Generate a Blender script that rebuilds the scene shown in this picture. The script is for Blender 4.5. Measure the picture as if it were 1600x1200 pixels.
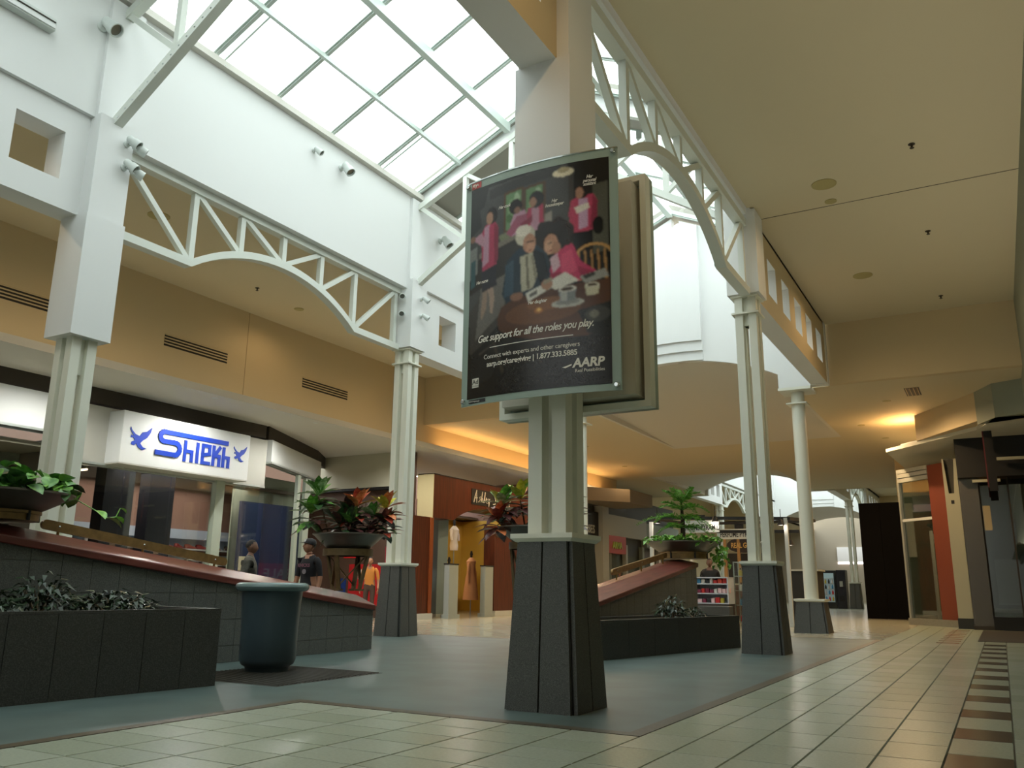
import bpy, math, random
from mathutils import Vector, Matrix
random.seed(7)
for o in list(bpy.data.objects): bpy.data.objects.remove(o)
S = bpy.context.scene
COL = S.collection
# ------------------------------------------------------------------ camera
R = ((0.8700108961, -0.1061088778, -0.4814789162), (0.4929053344, 0.2093708827, 0.8445165273), (0.0111969647, -0.9720621068, 0.2344565812))
cd = bpy.data.cameras.new('camera'); cam = bpy.data.objects.new('camera', cd); COL.objects.link(cam)
M = Matrix.Identity(4)
for i in range(3):
    M[i][0] = R[i][0]; M[i][1] = -R[i][1]; M[i][2] = -R[i][2]
M[0][3], M[1][3], M[2][3] = 0, 0, 1.0
cam.matrix_world = M
cd.sensor_width = 36; cd.lens = 1312.6 / 1600 * 36; cd.clip_start = .05; cd.clip_end = 400
S.camera = cam
# ------------------------------------------------------------------ world (bright overcast sky) and exposure
W = bpy.data.worlds.new('sky'); S.world = W; W.use_nodes = True
bg = W.node_tree.nodes['Background']; bg.inputs[0].default_value = (.955, 1.0, 1.005, 1); bg.inputs[1].default_value = 3.7
S.view_settings.view_transform = 'Standard'; S.view_settings.look = 'None'
S.view_settings.gamma = 1; S.view_settings.use_curve_mapping = False
S.view_settings.exposure = 0.0
S.cycles.use_denoising = True
S.cycles.max_bounces = 9; S.cycles.diffuse_bounces = 6; S.cycles.transparent_max_bounces = 16
S.cycles.sample_clamp_indirect = 6
WARM = (1.0, .55, .2); SOFTW = (1.0, .91, .7)
def lamp(name, kind, loc, energy, color=WARM, rot=(0, 0, 0), size=.2, sy=None, spot=150, portal=False):
    l = bpy.data.lights.new(name, kind); l.energy = energy; l.color = color
    if kind == 'AREA':
        l.size = size
        if sy: l.shape = 'RECTANGLE'; l.size_y = sy
        if portal: l.cycles.is_portal = True
    else: l.shadow_soft_size = size
    if kind == 'SPOT': l.spot_size = math.radians(spot); l.spot_blend = .6
    o = bpy.data.objects.new(name, l); COL.objects.link(o); o.location = loc; o.rotation_euler = rot
    return o
# skylight portals: tell the renderer where the sky comes in
for cx, a, b in ((-7.13, 6.95, 14.3), (-7.13, 15.9, 21.4), (-7.13, -.4, 5.3), (-10.9, 46.2, 65.6)):
    lamp('sky_portal', 'AREA', (cx, (a + b) / 2, 9.55), 1, (1, 1, 1), (0, 0, 0), 7.3, b - a, portal=True)
# ------------------------------------------------------------------ helpers
def lin(c):
    c = c / 255
    return c / 12.92 if c <= .04045 else ((c + .055) / 1.055) ** 2.4
def rgb(r, g, b): return (lin(r), lin(g), lin(b), 1)
MATS = {}
def mat(name, c, rough=.6, metal=0, noise=0, scale=8, bump=0, spec=.5, emit=0, detail=3, alpha=None):
    if name in MATS: return MATS[name]
    m = bpy.data.materials.new(name); m.use_nodes = True; nt = m.node_tree; p = nt.nodes['Principled BSDF']
    c = rgb(*c)
    p.inputs['Base Color'].default_value = c; p.inputs['Roughness'].default_value = rough; p.inputs['Metallic'].default_value = metal
    p.inputs['Specular IOR Level'].default_value = spec
    if noise or bump:
        tc = nt.nodes.new('ShaderNodeTexCoord'); n = nt.nodes.new('ShaderNodeTexNoise'); n.inputs['Scale'].default_value = scale; n.inputs['Detail'].default_value = detail
        nt.links.new(tc.outputs['Object'], n.inputs['Vector'])
        if noise:
            r = nt.nodes.new('ShaderNodeValToRGB'); r.color_ramp.elements[0].position = .3; r.color_ramp.elements[1].position = .7
            r.color_ramp.elements[0].color = tuple(max(0, v * (1 - noise)) for v in c[:3]) + (1,)
            r.color_ramp.elements[1].color = tuple(min(1, v * (1 + noise)) for v in c[:3]) + (1,)
            nt.links.new(n.outputs['Fac'], r.inputs['Fac']); nt.links.new(r.outputs['Color'], p.inputs['Base Color'])
        if bump:
            b = nt.nodes.new('ShaderNodeBump'); b.inputs['Strength'].default_value = bump; b.inputs['Distance'].default_value = .01
            nt.links.new(n.outputs['Fac'], b.inputs['Height']); nt.links.new(b.outputs['Normal'], p.inputs['Normal'])
    if emit:
        p.inputs['Emission Color'].default_value = c; p.inputs['Emission Strength'].default_value = emit
    MATS[name] = m; return m
def wood(name, c1, c2, rough=.35, scale=3, stretch=(1, 1, 12)):
    m = bpy.data.materials.new(name); m.use_nodes = True; nt = m.node_tree; p = nt.nodes['Principled BSDF']
    tc = nt.nodes.new('ShaderNodeTexCoord'); mp = nt.nodes.new('ShaderNodeMapping'); mp.inputs['Scale'].default_value = stretch
    n = nt.nodes.new('ShaderNodeTexNoise'); n.inputs['Scale'].default_value = scale; n.inputs['Detail'].default_value = 6
    r = nt.nodes.new('ShaderNodeValToRGB'); r.color_ramp.elements[0].color = rgb(*c1); r.color_ramp.elements[1].color = rgb(*c2)
    r.color_ramp.elements[0].position = .3; r.color_ramp.elements[1].position = .7
    nt.links.new(tc.outputs['Object'], mp.inputs['Vector']); nt.links.new(mp.outputs['Vector'], n.inputs['Vector'])
    nt.links.new(n.outputs['Fac'], r.inputs['Fac']); nt.links.new(r.outputs['Color'], p.inputs['Base Color'])
    p.inputs['Roughness'].default_value = rough; MATS[name] = m; return m
def granite(name, c, sp=(120, 120, 118), rough=.45, scale=150):
    m = bpy.data.materials.new(name); m.use_nodes = True; nt = m.node_tree; p = nt.nodes['Principled BSDF']
    tc = nt.nodes.new('ShaderNodeTexCoord'); n = nt.nodes.new('ShaderNodeTexNoise'); n.inputs['Scale'].default_value = scale; n.inputs['Detail'].default_value = 2
    r = nt.nodes.new('ShaderNodeValToRGB'); r.color_ramp.elements[0].position = .42; r.color_ramp.elements[1].position = .75
    r.color_ramp.elements[0].color = rgb(*c); r.color_ramp.elements[1].color = rgb(*sp)
    nt.links.new(tc.outputs['Object'], n.inputs['Vector']); nt.links.new(n.outputs['Fac'], r.inputs['Fac']); nt.links.new(r.outputs['Color'], p.inputs['Base Color'])
    p.inputs['Roughness'].default_value = rough; MATS[name] = m; return m
def glass(name, tint=(1, 1, 1), gloss=.12, rough=.02):
    m = bpy.data.materials.new(name); m.use_nodes = True; nt = m.node_tree; nt.nodes.clear()
    out = nt.nodes.new('ShaderNodeOutputMaterial'); mix = nt.nodes.new('ShaderNodeMixShader'); t = nt.nodes.new('ShaderNodeBsdfTransparent'); g = nt.nodes.new('ShaderNodeBsdfGlossy')
    t.inputs[0].default_value = (*tint, 1); g.inputs['Roughness'].default_value = rough; mix.inputs[0].default_value = gloss
    nt.links.new(t.outputs[0], mix.inputs[1]); nt.links.new(g.outputs[0], mix.inputs[2]); nt.links.new(mix.outputs[0], out.inputs[0])
    MATS[name] = m; return m
def vcol(name, rough=.5):
    m = bpy.data.materials.new(name); m.use_nodes = True; nt = m.node_tree; p = nt.nodes['Principled BSDF']
    a = nt.nodes.new('ShaderNodeVertexColor'); a.layer_name = 'print'
    nt.links.new(a.outputs['Color'], p.inputs['Base Color']); p.inputs['Roughness'].default_value = rough; MATS[name] = m; return m
def tag(o, label=None, cat=None, group=None, kind=None):
    if label: o['label'] = label
    if cat: o['category'] = cat
    if group: o['group'] = group
    if kind: o['kind'] = kind
    return o
def thing(name, loc, label, cat, group=None, rz=0, kind=None):
    o = bpy.data.objects.new(name, None); COL.objects.link(o); o.location = loc; o.rotation_euler = (0, 0, rz); o.empty_display_size = .1
    return tag(o, label, cat, group, kind)
class MB:
    def __init__(s): s.v = []; s.f = []; s.c = []
    def add(s, vs, fs, col=None):
        n = len(s.v); s.v += [tuple(v) for v in vs]; s.f += [tuple(i + n for i in f) for f in fs]; s.c += [col] * len(fs); return s
    def box(s, x0, x1, y0, y1, z0, z1, col=None):
        return s.add([(x0, y0, z0), (x1, y0, z0), (x1, y1, z0), (x0, y1, z0), (x0, y0, z1), (x1, y0, z1), (x1, y1, z1), (x0, y1, z1)],
                     [(0, 3, 2, 1), (4, 5, 6, 7), (0, 1, 5, 4), (1, 2, 6, 5), (2, 3, 7, 6), (3, 0, 4, 7)], col)
    def hexa(s, bot, top, col=None):
        n = len(bot); f = [tuple(range(n))[::-1], tuple(range(n, 2 * n))] + [(i, (i + 1) % n, n + (i + 1) % n, n + i) for i in range(n)]
        return s.add(list(bot) + list(top), f, col)
    def beam(s, p, q, w, h, up=(0, 0, 1)):
        p = Vector(p); q = Vector(q); d = (q - p).normalized(); side = d.cross(Vector(up)).normalized(); u = side.cross(d)
        a = [p + side * (i * w / 2) + u * (j * h / 2) for i, j in ((-1, -1), (1, -1), (1, 1), (-1, 1))]
        b = [x + (q - p) for x in a]
        return s.hexa(a, b)
    def prism(s, poly, axis, a0, a1, col=None):
        """extrude a 2D polygon: axis 'x' poly=(y,z); 'y' poly=(x,z); 'z' poly=(x,y)"""
        def P(u, w, a): return {'x': (a, u, w), 'y': (u, a, w), 'z': (u, w, a)}[axis]
        return s.hexa([P(u, w, a0) for u, w in poly], [P(u, w, a1) for u, w in poly], col)
    def tube(s, pts, r, n=8, closed=False):
        pts = [Vector(p) for p in pts]; rs = r if isinstance(r, (list, tuple)) else [r] * len(pts); rings = []
        for i, p in enumerate(pts):
            d = (pts[min(i + 1, len(pts) - 1)] - pts[max(i - 1, 0)]).normalized()
            ref = Vector((0, 0, 1)) if abs(d.z) < .9 else Vector((1, 0, 0))
            a = d.cross(ref).normalized(); b = a.cross(d)
            rings.append([p + a * (rs[i] * math.cos(2 * math.pi * k / n)) + b * (rs[i] * math.sin(2 * math.pi * k / n)) for k in range(n)])
        vs = [v for r_ in rings for v in r_]; fs = []
        for i in range(len(pts) - 1):
            for k in range(n): fs.append((i * n + k, i * n + (k + 1) % n, (i + 1) * n + (k + 1) % n, (i + 1) * n + k))
        fs.append(tuple(range(n))[::-1]); fs.append(tuple(range((len(pts) - 1) * n, len(pts) * n)))
        return s.add(vs, fs)
    def lathe(s, prof, c=(0, 0, 0), n=24, caps=True):
        vs = [(c[0] + r * math.cos(2 * math.pi * k / n), c[1] + r * math.sin(2 * math.pi * k / n), c[2] + z) for r, z in prof for k in range(n)]; fs = []
        for i in range(len(prof) - 1):
            for k in range(n): fs.append((i * n + k, i * n + (k + 1) % n, (i + 1) * n + (k + 1) % n, (i + 1) * n + k))
        if caps: fs.append(tuple(range(n))[::-1]); fs.append(tuple(range((len(prof) - 1) * n, len(prof) * n)))
        return s.add(vs, fs)
    def ball(s, c, r, n=10, m=6):
        r = r if isinstance(r, tuple) else (r, r, r)
        vs = [(c[0], c[1], c[2] - r[2])]; fs = []
        for i in range(1, m):
            t = math.pi * i / m - math.pi / 2
            vs += [(c[0] + r[0] * math.cos(t) * math.cos(2 * math.pi * k / n), c[1] + r[1] * math.cos(t) * math.sin(2 * math.pi * k / n), c[2] + r[2] * math.sin(t)) for k in range(n)]
        vs.append((c[0], c[1], c[2] + r[2])); L = len(vs) - 1
        for k in range(n):
            fs.append((0, 1 + (k + 1) % n, 1 + k)); fs.append((L, L - n + k, L - n + (k + 1) % n))
        for i in range(m - 2):
            for k in range(n): fs.append((1 + i * n + k, 1 + i * n + (k + 1) % n, 1 + (i + 1) * n + (k + 1) % n, 1 + (i + 1) * n + k))
        return s.add(vs, fs)
    def mesh(s, name, m, smooth=False):
        me = bpy.data.meshes.new(name); me.from_pydata(s.v, [], s.f); me.update()
        for x in (m if isinstance(m, list) else [m]): me.materials.append(x)
        if smooth: me.polygons.foreach_set('use_smooth', [True] * len(me.polygons))
        if any(c is not None for c in s.c):
            a = me.color_attributes.new('print', 'FLOAT_COLOR', 'CORNER')
            for p in me.polygons:
                c = s.c[p.index] or (1, 1, 1, 1)
                for li in p.loop_indices: a.data[li].color = c
        return me
    def build(s, name, m, parent=None, smooth=False, bevel=0, local=False, at=None):
        """world-space vertices; a child is shifted back by its parent's location; at = own origin for a top-level mesh"""
        me = s.mesh(name, m, smooth)
        o = bpy.data.objects.new(name, me); COL.objects.link(o)
        if parent:
            o.parent = parent
            if not local: o.location = -world_loc(parent)
        elif at:
            me.transform(Matrix.Translation(-Vector(at))); o.location = at
        if bevel:
            b = o.modifiers.new('bevel', 'BEVEL'); b.width = bevel; b.segments = 2; b.limit_method = 'ANGLE'
        if smooth:
            try: me.set_sharp_from_angle(angle=math.radians(40))
            except Exception: pass
        return o
def world_loc(o):
    v = o.location.copy()
    while o.parent: o = o.parent; v += o.location
    return v
def share(name, me, parent, loc=(0, 0, 0), rot=(0, 0, 0), scale=(1, 1, 1)):
    o = bpy.data.objects.new(name, me); COL.objects.link(o); o.parent = parent; o.location = loc; o.rotation_euler = rot; o.scale = scale
    return o
def copy_tree(o, loc=None, label=None, parent=None, rz=None):
    c = o.copy(); COL.objects.link(c); c.parent = parent
    if loc is not None: c.location = loc
    if rz is not None: c.rotation_euler = (0, 0, rz)
    if label: c['label'] = label
    for ch in list(o.children): copy_tree(ch, parent=c)
    return c
def struct(mb, name, m, at=None, **k):
    return tag(mb.build(name, m, at=at, **k), kind='structure')
def text(body, size, fn, m, name, parent, depth=.01, shear=0, align='CENTER', bold=0, spacing=1.0, xs=1.0):
    """real letters: flat coordinates (u right, v up, w out) go through fn into the world"""
    cu = bpy.data.curves.new('lettering', 'FONT'); cu.body = body; cu.size = size; cu.extrude = depth / 2; cu.shear = shear; cu.align_x = align; cu.offset = bold; cu.space_character = spacing
    cu.resolution_u = 3
    o = bpy.data.objects.new('lettering', cu); COL.objects.link(o)
    me = bpy.data.meshes.new_from_object(o.evaluated_get(bpy.context.evaluated_depsgraph_get()))
    bpy.data.objects.remove(o)
    for v in me.vertices: v.co = Vector(fn(v.co.x * xs, v.co.y, v.co.z + depth / 2))
    me.materials.clear(); me.materials.append(m)
    t = bpy.data.objects.new(name, me); COL.objects.link(t)
    if parent: t.parent = parent; t.location = -world_loc(parent)
    return t
# ------------------------------------------------------------------ materials
WHITE = mat('white_paint', (223, 224, 223), .55)
OFFW = mat('ivory_column_paint', (222, 222, 208), .45)
TAN = mat('tan_paint', (200, 182, 146), .7)
TANC = mat('tan_ceiling_paint', (206, 194, 164), .75)
GREYC = mat('grey_soffit_paint', (208, 205, 196), .7)
GREYR = mat('grey_roof_panel', (150, 148, 138), .7)
GREENG = mat('sage_fascia_paint', (140, 146, 132), .65)
GRAN = granite('dark_granite', (64, 65, 62), (104, 105, 100))
GRAND = granite('planter_granite', (58, 58, 55), (86, 86, 82), .4, 90); BENG = granite('bench_granite', (86, 88, 84), (118, 120, 115), .4, 90)
BLACK = mat('matt_black', (22, 21, 20), .6)
DARK = mat('shadow_gap', (58, 52, 44), .7)
GROUT = mat('grout', (92, 90, 78), .8)
SLATE = mat('slate_floor', (78, 94, 91), .4, noise=.22, scale=1.6, detail=8)
BROWNT = mat('brown_border_tile', (72, 64, 48), .4, noise=.35, scale=30)
REDW = wood('mahogany', (88, 40, 34), (118, 62, 52), .36, 2.5, (6, .6, 6))
ASHW = wood('walnut_panel', (66, 30, 18), (100, 48, 28), .3, 2.2, (3, 8, .5))
BRASS = mat('brass', (150, 118, 66), .35, .85)
BRASSD = mat('aged_brass', (136, 108, 64), .42, .35, noise=.2, scale=10)
CHROME = mat('chrome', (215, 220, 220), .15, 1)
ALU = mat('aluminium', (178, 186, 182), .35, .6)
GLASS = glass('shop_glass', (.93, .96, .94), .06)
SKYG = glass('skylight_glass', (.97, 1, .99), .03, .1)
# ================================================================== STRUCTURE
XL, XR, Y1, Y2, Y3, CX = -10.87, -3.4, 6.79, 14.38, 21.6, -7.13
ZB, ZC = 6.04, 7.63          # beam underside, aisle ceiling
# ---- floor: grout bed, light tiles, slate court, brown border
floor = struct(MB().box(-32, 6, -8, 80, -.3, -.012), 'floor', GROUT, at=(-7, 20, -.012))
TILE = [mat('light_tile_%s' % n, c, .26, noise=.07, scale=60) for n, c in (('a', (154, 162, 143)), ('b', (149, 157, 138)), ('c', (158, 165, 148)))]
BTILE = mat('black_tile', (44, 39, 34), .25, noise=.2, scale=40)
RTILE = mat('red_tile', (128, 70, 44), .25, noise=.2, scale=40)
def tile_mesh(w, l, m, name='floor_tile'):
    b = .004
    return MB().hexa([(-w / 2, -l / 2, 0), (w / 2, -l / 2, 0), (w / 2, l / 2, 0), (-w / 2, l / 2, 0)],
                     [(-w / 2 + b, -l / 2 + b, .012), (w / 2 - b, -l / 2 + b, .012), (w / 2 - b, l / 2 - b, .012), (-w / 2 + b, l / 2 - b, .012)]).mesh(name, m)
g = .007
TM = [tile_mesh(.375 - g, .6 - g, m) for m in TILE]
TM2 = [tile_mesh(.5 - g, .36 - g, m) for m in TILE]
TBK = tile_mesh(.375 - g, .53 - g, BTILE); TBG = [tile_mesh(.375 - g, .67 - g, m) for m in TILE]
TRD = tile_mesh(.42, .2, RTILE)
tiles = []   # (distance, mesh, x, y)
XE = -2.29
for i in range(9):
    x = XE + .1875 + i * .375
    band = abs(x + .2275) < .1
    y = 3.44
    k = 0
    while y < 30:
        if band and y < 19.6:
            blk = k % 2 == 0
            l = .53 if blk else .67
            tiles.append((math.hypot(x, y), TBK if blk else random.choice(TBG), x, y + l / 2)); y += l
        else:
            if y == 3.44: y = 3.64
            tiles.append((math.hypot(x, y), random.choice(TM), x, y + .3)); y += .6
        k += 1
TW = (5.43 - 2.29) / 6
TM2 = [tile_mesh(TW - g, .36 - g, m) for m in TILE]
for i in range(6):
    for j in range(8): x = XE - TW * (i + .5); y = 5.86 - .36 * (j + .5); tiles.append((math.hypot(x, y) - 3, random.choice(TM2), x, y))
tiles.sort(key=lambda t: t[0])
for d, me, x, y in tiles[:300]: share('floor_tile', me, floor, (x + 7, y - 20, 0))
far = MB()
for d, me, x, y in tiles[300:]:
    c = me.vertices
    far.add([(v.co.x + x, v.co.y + y, v.co.z - .012) for v in c], [tuple(p.vertices) for p in me.polygons])
tag(far.build('far_tiles', TILE[0], floor), kind='stuff')
for k in range(9):
    share('red_tile', TRD, floor, (-1.06 + 7, 19.6 + k * .8 - 20, .002))
# the light floor beyond the court and along the shops
def tilemat(name, c, w, l, rough=.16):
    m = bpy.data.materials.new(name); m.use_nodes = True; nt = m.node_tree; p = nt.nodes['Principled BSDF']
    tc = nt.nodes.new('ShaderNodeTexCoord'); b = nt.nodes.new('ShaderNodeTexBrick'); b.offset = 0
    for n, v in (('Scale', 1), ('Mortar Size', .006), ('Brick Width', w), ('Row Height', l), ('Bias', -.2)): b.inputs[n].default_value = v
    b.inputs['Color1'].default_value = rgb(*c); b.inputs['Color2'].default_value = rgb(c[0] - 6, c[1] - 6, c[2] - 8); b.inputs['Mortar'].default_value = rgb(110, 106, 92)
    nt.links.new(tc.outputs['Object'], b.inputs['Vector']); nt.links.new(b.outputs['Color'], p.inputs['Base Color']); p.inputs['Roughness'].default_value = rough
    return m
FARF = tilemat('far_floor_tile', (170, 167, 148), .6, .6, .2)
f = MB()
f.box(-28, -12.5, -8, 80, -.02, 0); f.box(-12.5, -6.5, 15.1, 80, -.02, 0); f.box(-6.5, XE, 19.8, 80, -.02, 0); f.box(XE, 1.1, 30.1, 80, -.02, 0)
f.box(XE, 1.1, -8, 3.4, -.02, 0); f.box(-5.4, XE, -8, 2.9, -.02, 0); f.box(1.1, 5, -8, 80, -.02, 0)
f.build('far_paving', FARF, floor)
court = MB()
for a in ((-5.47, -2.41, 5.98, 19.7), (-6.5, -5.47, 5.98, 19.7), (-12.4, -6.5, 5.98, 15.0), (-12.4, -5.55, -8, 5.98)): court.box(a[0], a[1], a[2], a[3], -.02, .001)
court.build('slate_paving', SLATE, floor)
bd = MB()
for a in ((-2.41, XE, 5.86, 19.8), (-5.55, -2.41, 5.86, 5.98), (-5.55, -5.43, -8, 5.86), (-6.5, -2.41, 19.7, 19.8), (-12.5, -6.4, 15.0, 15.1), (-12.5, -12.4, -8, 15)): bd.box(a[0], a[1], a[2], a[3], -.02, .003)
bd.build('border_strip', BROWNT, floor)
gr = thing('floor_grate', (-7.2, 7.4, 0), 'dark square metal floor grate under the big waste bin', 'floor grate')
GRT = mat('grate_iron', (62, 60, 54), .55, .2)
MB().box(-8.05, -6.4, 6.55, 8.25, .0012, .004).build('frame', GRT, gr)
sl = MB().box(-.8, .8, -.012, .012, .0, .008).mesh('slat', GRT)
for k in range(26): share('slat', sl, gr, (-.025, -.8 + k * .064, .004))
entry = struct(MB().box(-.55, 3, 20.6, 26.5, .0, .006), 'trim_1', mat('entry_carpet', (44, 40, 34), .9), at=(1, 23, 0)); entry['label'] = 'dark entry mat in front of the right shop'

# ---- aisle ceilings
def slab(x0, x1, y0, y1, z, m, name, t=.12):
    return struct(MB().box(x0, x1, y0, y1, z, z + t), name, m, at=((x0 + x1) / 2, (y0 + y1) / 2, z))
cr = slab(-3.25, 3, -8, 21.9, ZC, TANC, 'ceiling')
MB().box(-3.2, .95, 14.69, 14.71, ZC - .002, ZC + .01).build('panel_joint', DARK, cr)
cl = slab(-17, -11.22, -8, 21.9, ZC, TANC, 'ceiling_left')
# passage ceiling past the atrium, with the two shallow vaults
ZP = 6.06
for x0, x1, y0, y1 in ((-15.8, -10.08, 22.1, 29.9), (-4.18, 3, 22.1, 29.9), (-15.8, 3, 29.9, 37.4), (-19.5, -13.85, 37.4, 46), (-7.95, 3, 37.4, 46), (-19.5, -15.8, 30.5, 37.4)):
    slab(x0, x1, y0, y1, ZP, TANC, 'ceiling_passage')
def arch_z(x, cx, hw=2.85, z0=6.3, z1=7.04):
    r = (hw * hw + (z1 - z0) ** 2) / (2 * (z1 - z0))
    return z1 - r + math.sqrt(max(0, r * r - (x - cx) ** 2))
def vault(cx, y0, y1, name, k0=1.0, k1=0.0):
    """shallow vault that flattens out along its length: full arch where k = 1, flat at the passage ceiling where k = 0"""
    mb = MB(); n = 20; hw = 2.85; m = 12
    xs = [cx - hw + 2 * hw * i / n for i in range(n + 1)]; ys = [y0 + (y1 - y0) * j / m for j in range(m + 1)]
    vs = [(x, y, ZP + (arch_z(x, cx) - ZP) * (k0 + (k1 - k0) * j / m)) for j, y in enumerate(ys) for x in xs]
    up = [(x, y, z + .1) for x, y, z in vs]; N = len(vs); w = n + 1; fs = []
    for j in range(m):
        for i in range(n):
            q = (j * w + i, j * w + i + 1, (j + 1) * w + i + 1, (j + 1) * w + i); fs += [q[::-1], tuple(N + v for v in q)]
    mb.add(vs + up, fs)
    mb.box(cx - hw - .1, cx - hw, y0, y1, ZP, 7.3); mb.box(cx + hw, cx + hw + .1, y0, y1, ZP, 7.3)
    o = struct(mb, name, GREYC, at=(cx, (y0 + y1) / 2, ZP), smooth=True)
    return o
vault(CX, 21.75, 29.9, 'ceiling_vault')
vault(-10.9, 37.4, 45.9, 'ceiling_vault_2', 0.0, 1.0)
# ---- upper side walls of the aisles
wl = struct(MB().box(-16.0, -15.75, -8, 38, 5.27, ZC), 'wall_left', TAN, at=(-15.75, 12, 5.27))
for yj in (5.8, 14.25, 20.2): MB().box(-15.76, -15.747, yj - .008, yj + .008, 5.27, ZC).build('panel_joint', mat('joint_line', (150, 134, 104), .8), wl)
so_l = struct(MB().box(-19.6, -15.23, -8, 38, 5.2, 5.27), 'soffit_left', GREYC, at=(-17, 12, 5.27)); so_l['label'] = 'grey shopfront soffit under the tan wall'
MB().box(-15.23, -15.2, -8, 38, 5.2, 5.36).build('cove_lip', GREYC, so_l)
struct(MB().box(-15.75, -10.7, 21.88, 22.1, ZP, ZC), 'wall_cross_left_2', TAN, at=(-13, 22.2, ZP))
struct(MB().box(-3.3, .95, 21.88, 22.1, ZP, ZC), 'wall_cross_right', TAN, at=(-1, 22.2, ZP))
struct(MB().box(.95, 1.25, -8, 24.3, 5.27, ZC), 'wall_right', GREENG, at=(1, 8, 5.27))
so_r = struct(MB().box(.95, 4, -8, 24.3, 5.2, 5.27), 'soffit_right', GREYC, at=(2, 8, 5.2))
struct(MB().box(.62, .95, 3, 19.3, 2.62, 2.66).box(.95, 1.05, 3, 19.3, 2.4, 5.2), 'wall_uplight_shelf_right', GREENG, at=(1, 2, 2.5))  # added out of frame: slim shelf and panel that carry the uplight strip
struct(MB().box(3.0, 3.2, -8, 34.3, 0, 6.1), 'wall_shops_right', mat('dark_shopfront', (70, 66, 58), .5), at=(3, 12, 0))
struct(MB().box(-2.7, 3.0, 34.35, 34.5, 0, 6.06), 'wall_passage_right', TAN, at=(0, 34.4, 0))
struct(MB().box(-32, 6, -8.2, -8, 0, 12), 'wall_near', WHITE, at=(-10, -8, 0))
# ---- angled bulkhead on the far right, above the corner shop
bk = MB().prism([(-1.72, 27.1), (-.1, 24.5), (.95, 24.0), (3, 24.0), (3, 33), (-1.72, 33)], 'z', 5.3, ZP)
struct(bk, 'wall_bulkhead_right', TAN, at=(0, 28, 5.3))
sf = MB().prism([(-2.69, 28.3), (-.13, 25.3), (.3, 23.6), (3, 23.6), (3, 34), (-2.45, 34)], 'z', 5.2, 5.3)
struct(sf, 'soffit_bulkhead_right', mat('pale_soffit', (206, 206, 194), .7), at=(0, 29, 5.2))
fp = struct(MB().prism([(-.1, 24.48), (.3, 23.6), (.95, 23.3), (.95, 24.0)], 'z', 5.2, ZP), 'trim_4', GREENG, at=(.4, 24, 5.2))
# ---- atrium: columns lines' walls and beams
def window_beam(xc, y0, y1, wins, name, inner_left, m_in=WHITE, m_out=TAN, hz=(6.45, 7.17)):
    """deep beam with square openings; xc centre, wins = list of y starts (openings .72 wide)"""
    x0, x1 = xc - .2, xc + .2
    mb = MB(); mb.box(x0, x1, y0, y1, ZB, hz[0]); mb.box(x0, x1, y0, y1, hz[1], ZC)
    ys = [y0] + [v for w in wins for v in (w, w + .7)] + [y1]
    for a, b in zip(ys[::2], ys[1::2]): mb.box(x0, x1, a, b, hz[0], hz[1])
    o = struct(mb, name, [m_in, m_out], at=(xc, (y0 + y1) / 2, ZB))
    for p in o.data.polygons:
        if (p.normal.x > .5) == inner_left and abs(p.normal.x) > .5 and False: p.material_index = 1
        if p.normal.x > .5 and xc > CX and abs(p.center.x) < 5: p.material_index = 1 if inner_left else 0
    return o
w2 = [15.5 + 1.24 * k for k in range(5)]
w0 = [5.47 - 1.24 * k for k in range(5)]
def side_face_paint(o, sign, m_index=1):
    for p in o.data.polygons:
        if p.normal.x * sign > .9 and p.center.x * sign > .15: p.material_index = m_index
for nm, xc, y0, y1, ws, sg in (('wall_beam_left_near', -11.02, -.8, Y1, sorted(w0), -1), ('wall_beam_left_far', -11.02, Y2, Y3, w2, -1),
                               ('wall_beam_right_near', -3.45, -.8, Y1, sorted(w0), 1), ('wall_beam_right_far', -3.45, Y2, Y3, w2, 1)):
    o = window_beam(xc, y0, y1, ws, nm, True)
    for p in o.data.polygons: p.material_index = 0
    side_face_paint(o, sg)
# clerestory walls above the beams
for nm, x0, x1 in (('wall_clerestory_left', -11.2, -10.74), ('wall_clerestory_right', -3.65, -3.25)):
    struct(MB().box(x0, x1, -.9, Y1, ZC - .06, 9.6).box(x0, x1, Y2, Y3, ZC - .06, 9.6), nm, WHITE, at=(x0, 10, ZC))
struct(MB().box(-11.2, -10.75, Y1, Y2, 7.4, 9.6), 'wall_clerestory_left_2', WHITE, at=(-11, 10.6, 7.4))
struct(MB().box(-3.52, -3.27, Y1, Y2, 7.52, 9.6), 'wall_clerestory_right_2', WHITE, at=(-3.4, 10.6, 7.5))
for y in (Y1, Y2):
    for x in (XL, XR): struct(MB().box(x - .28, x + .28, y - .28, y + .28, ZB, 7.6).box(x - .3, x + .2, y - .28, y + .28, 7.6, 9.55), 'trim_5', WHITE, at=(x, y, ZB))
for x0, x1 in ((-10.92, -10.62), (-3.65, -3.35)):
    struct(MB().box(x0, x1, -.9, Y3, 9.6, 9.72), 'trim_6', GREYC, at=(x0, 10, 9.6))
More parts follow.
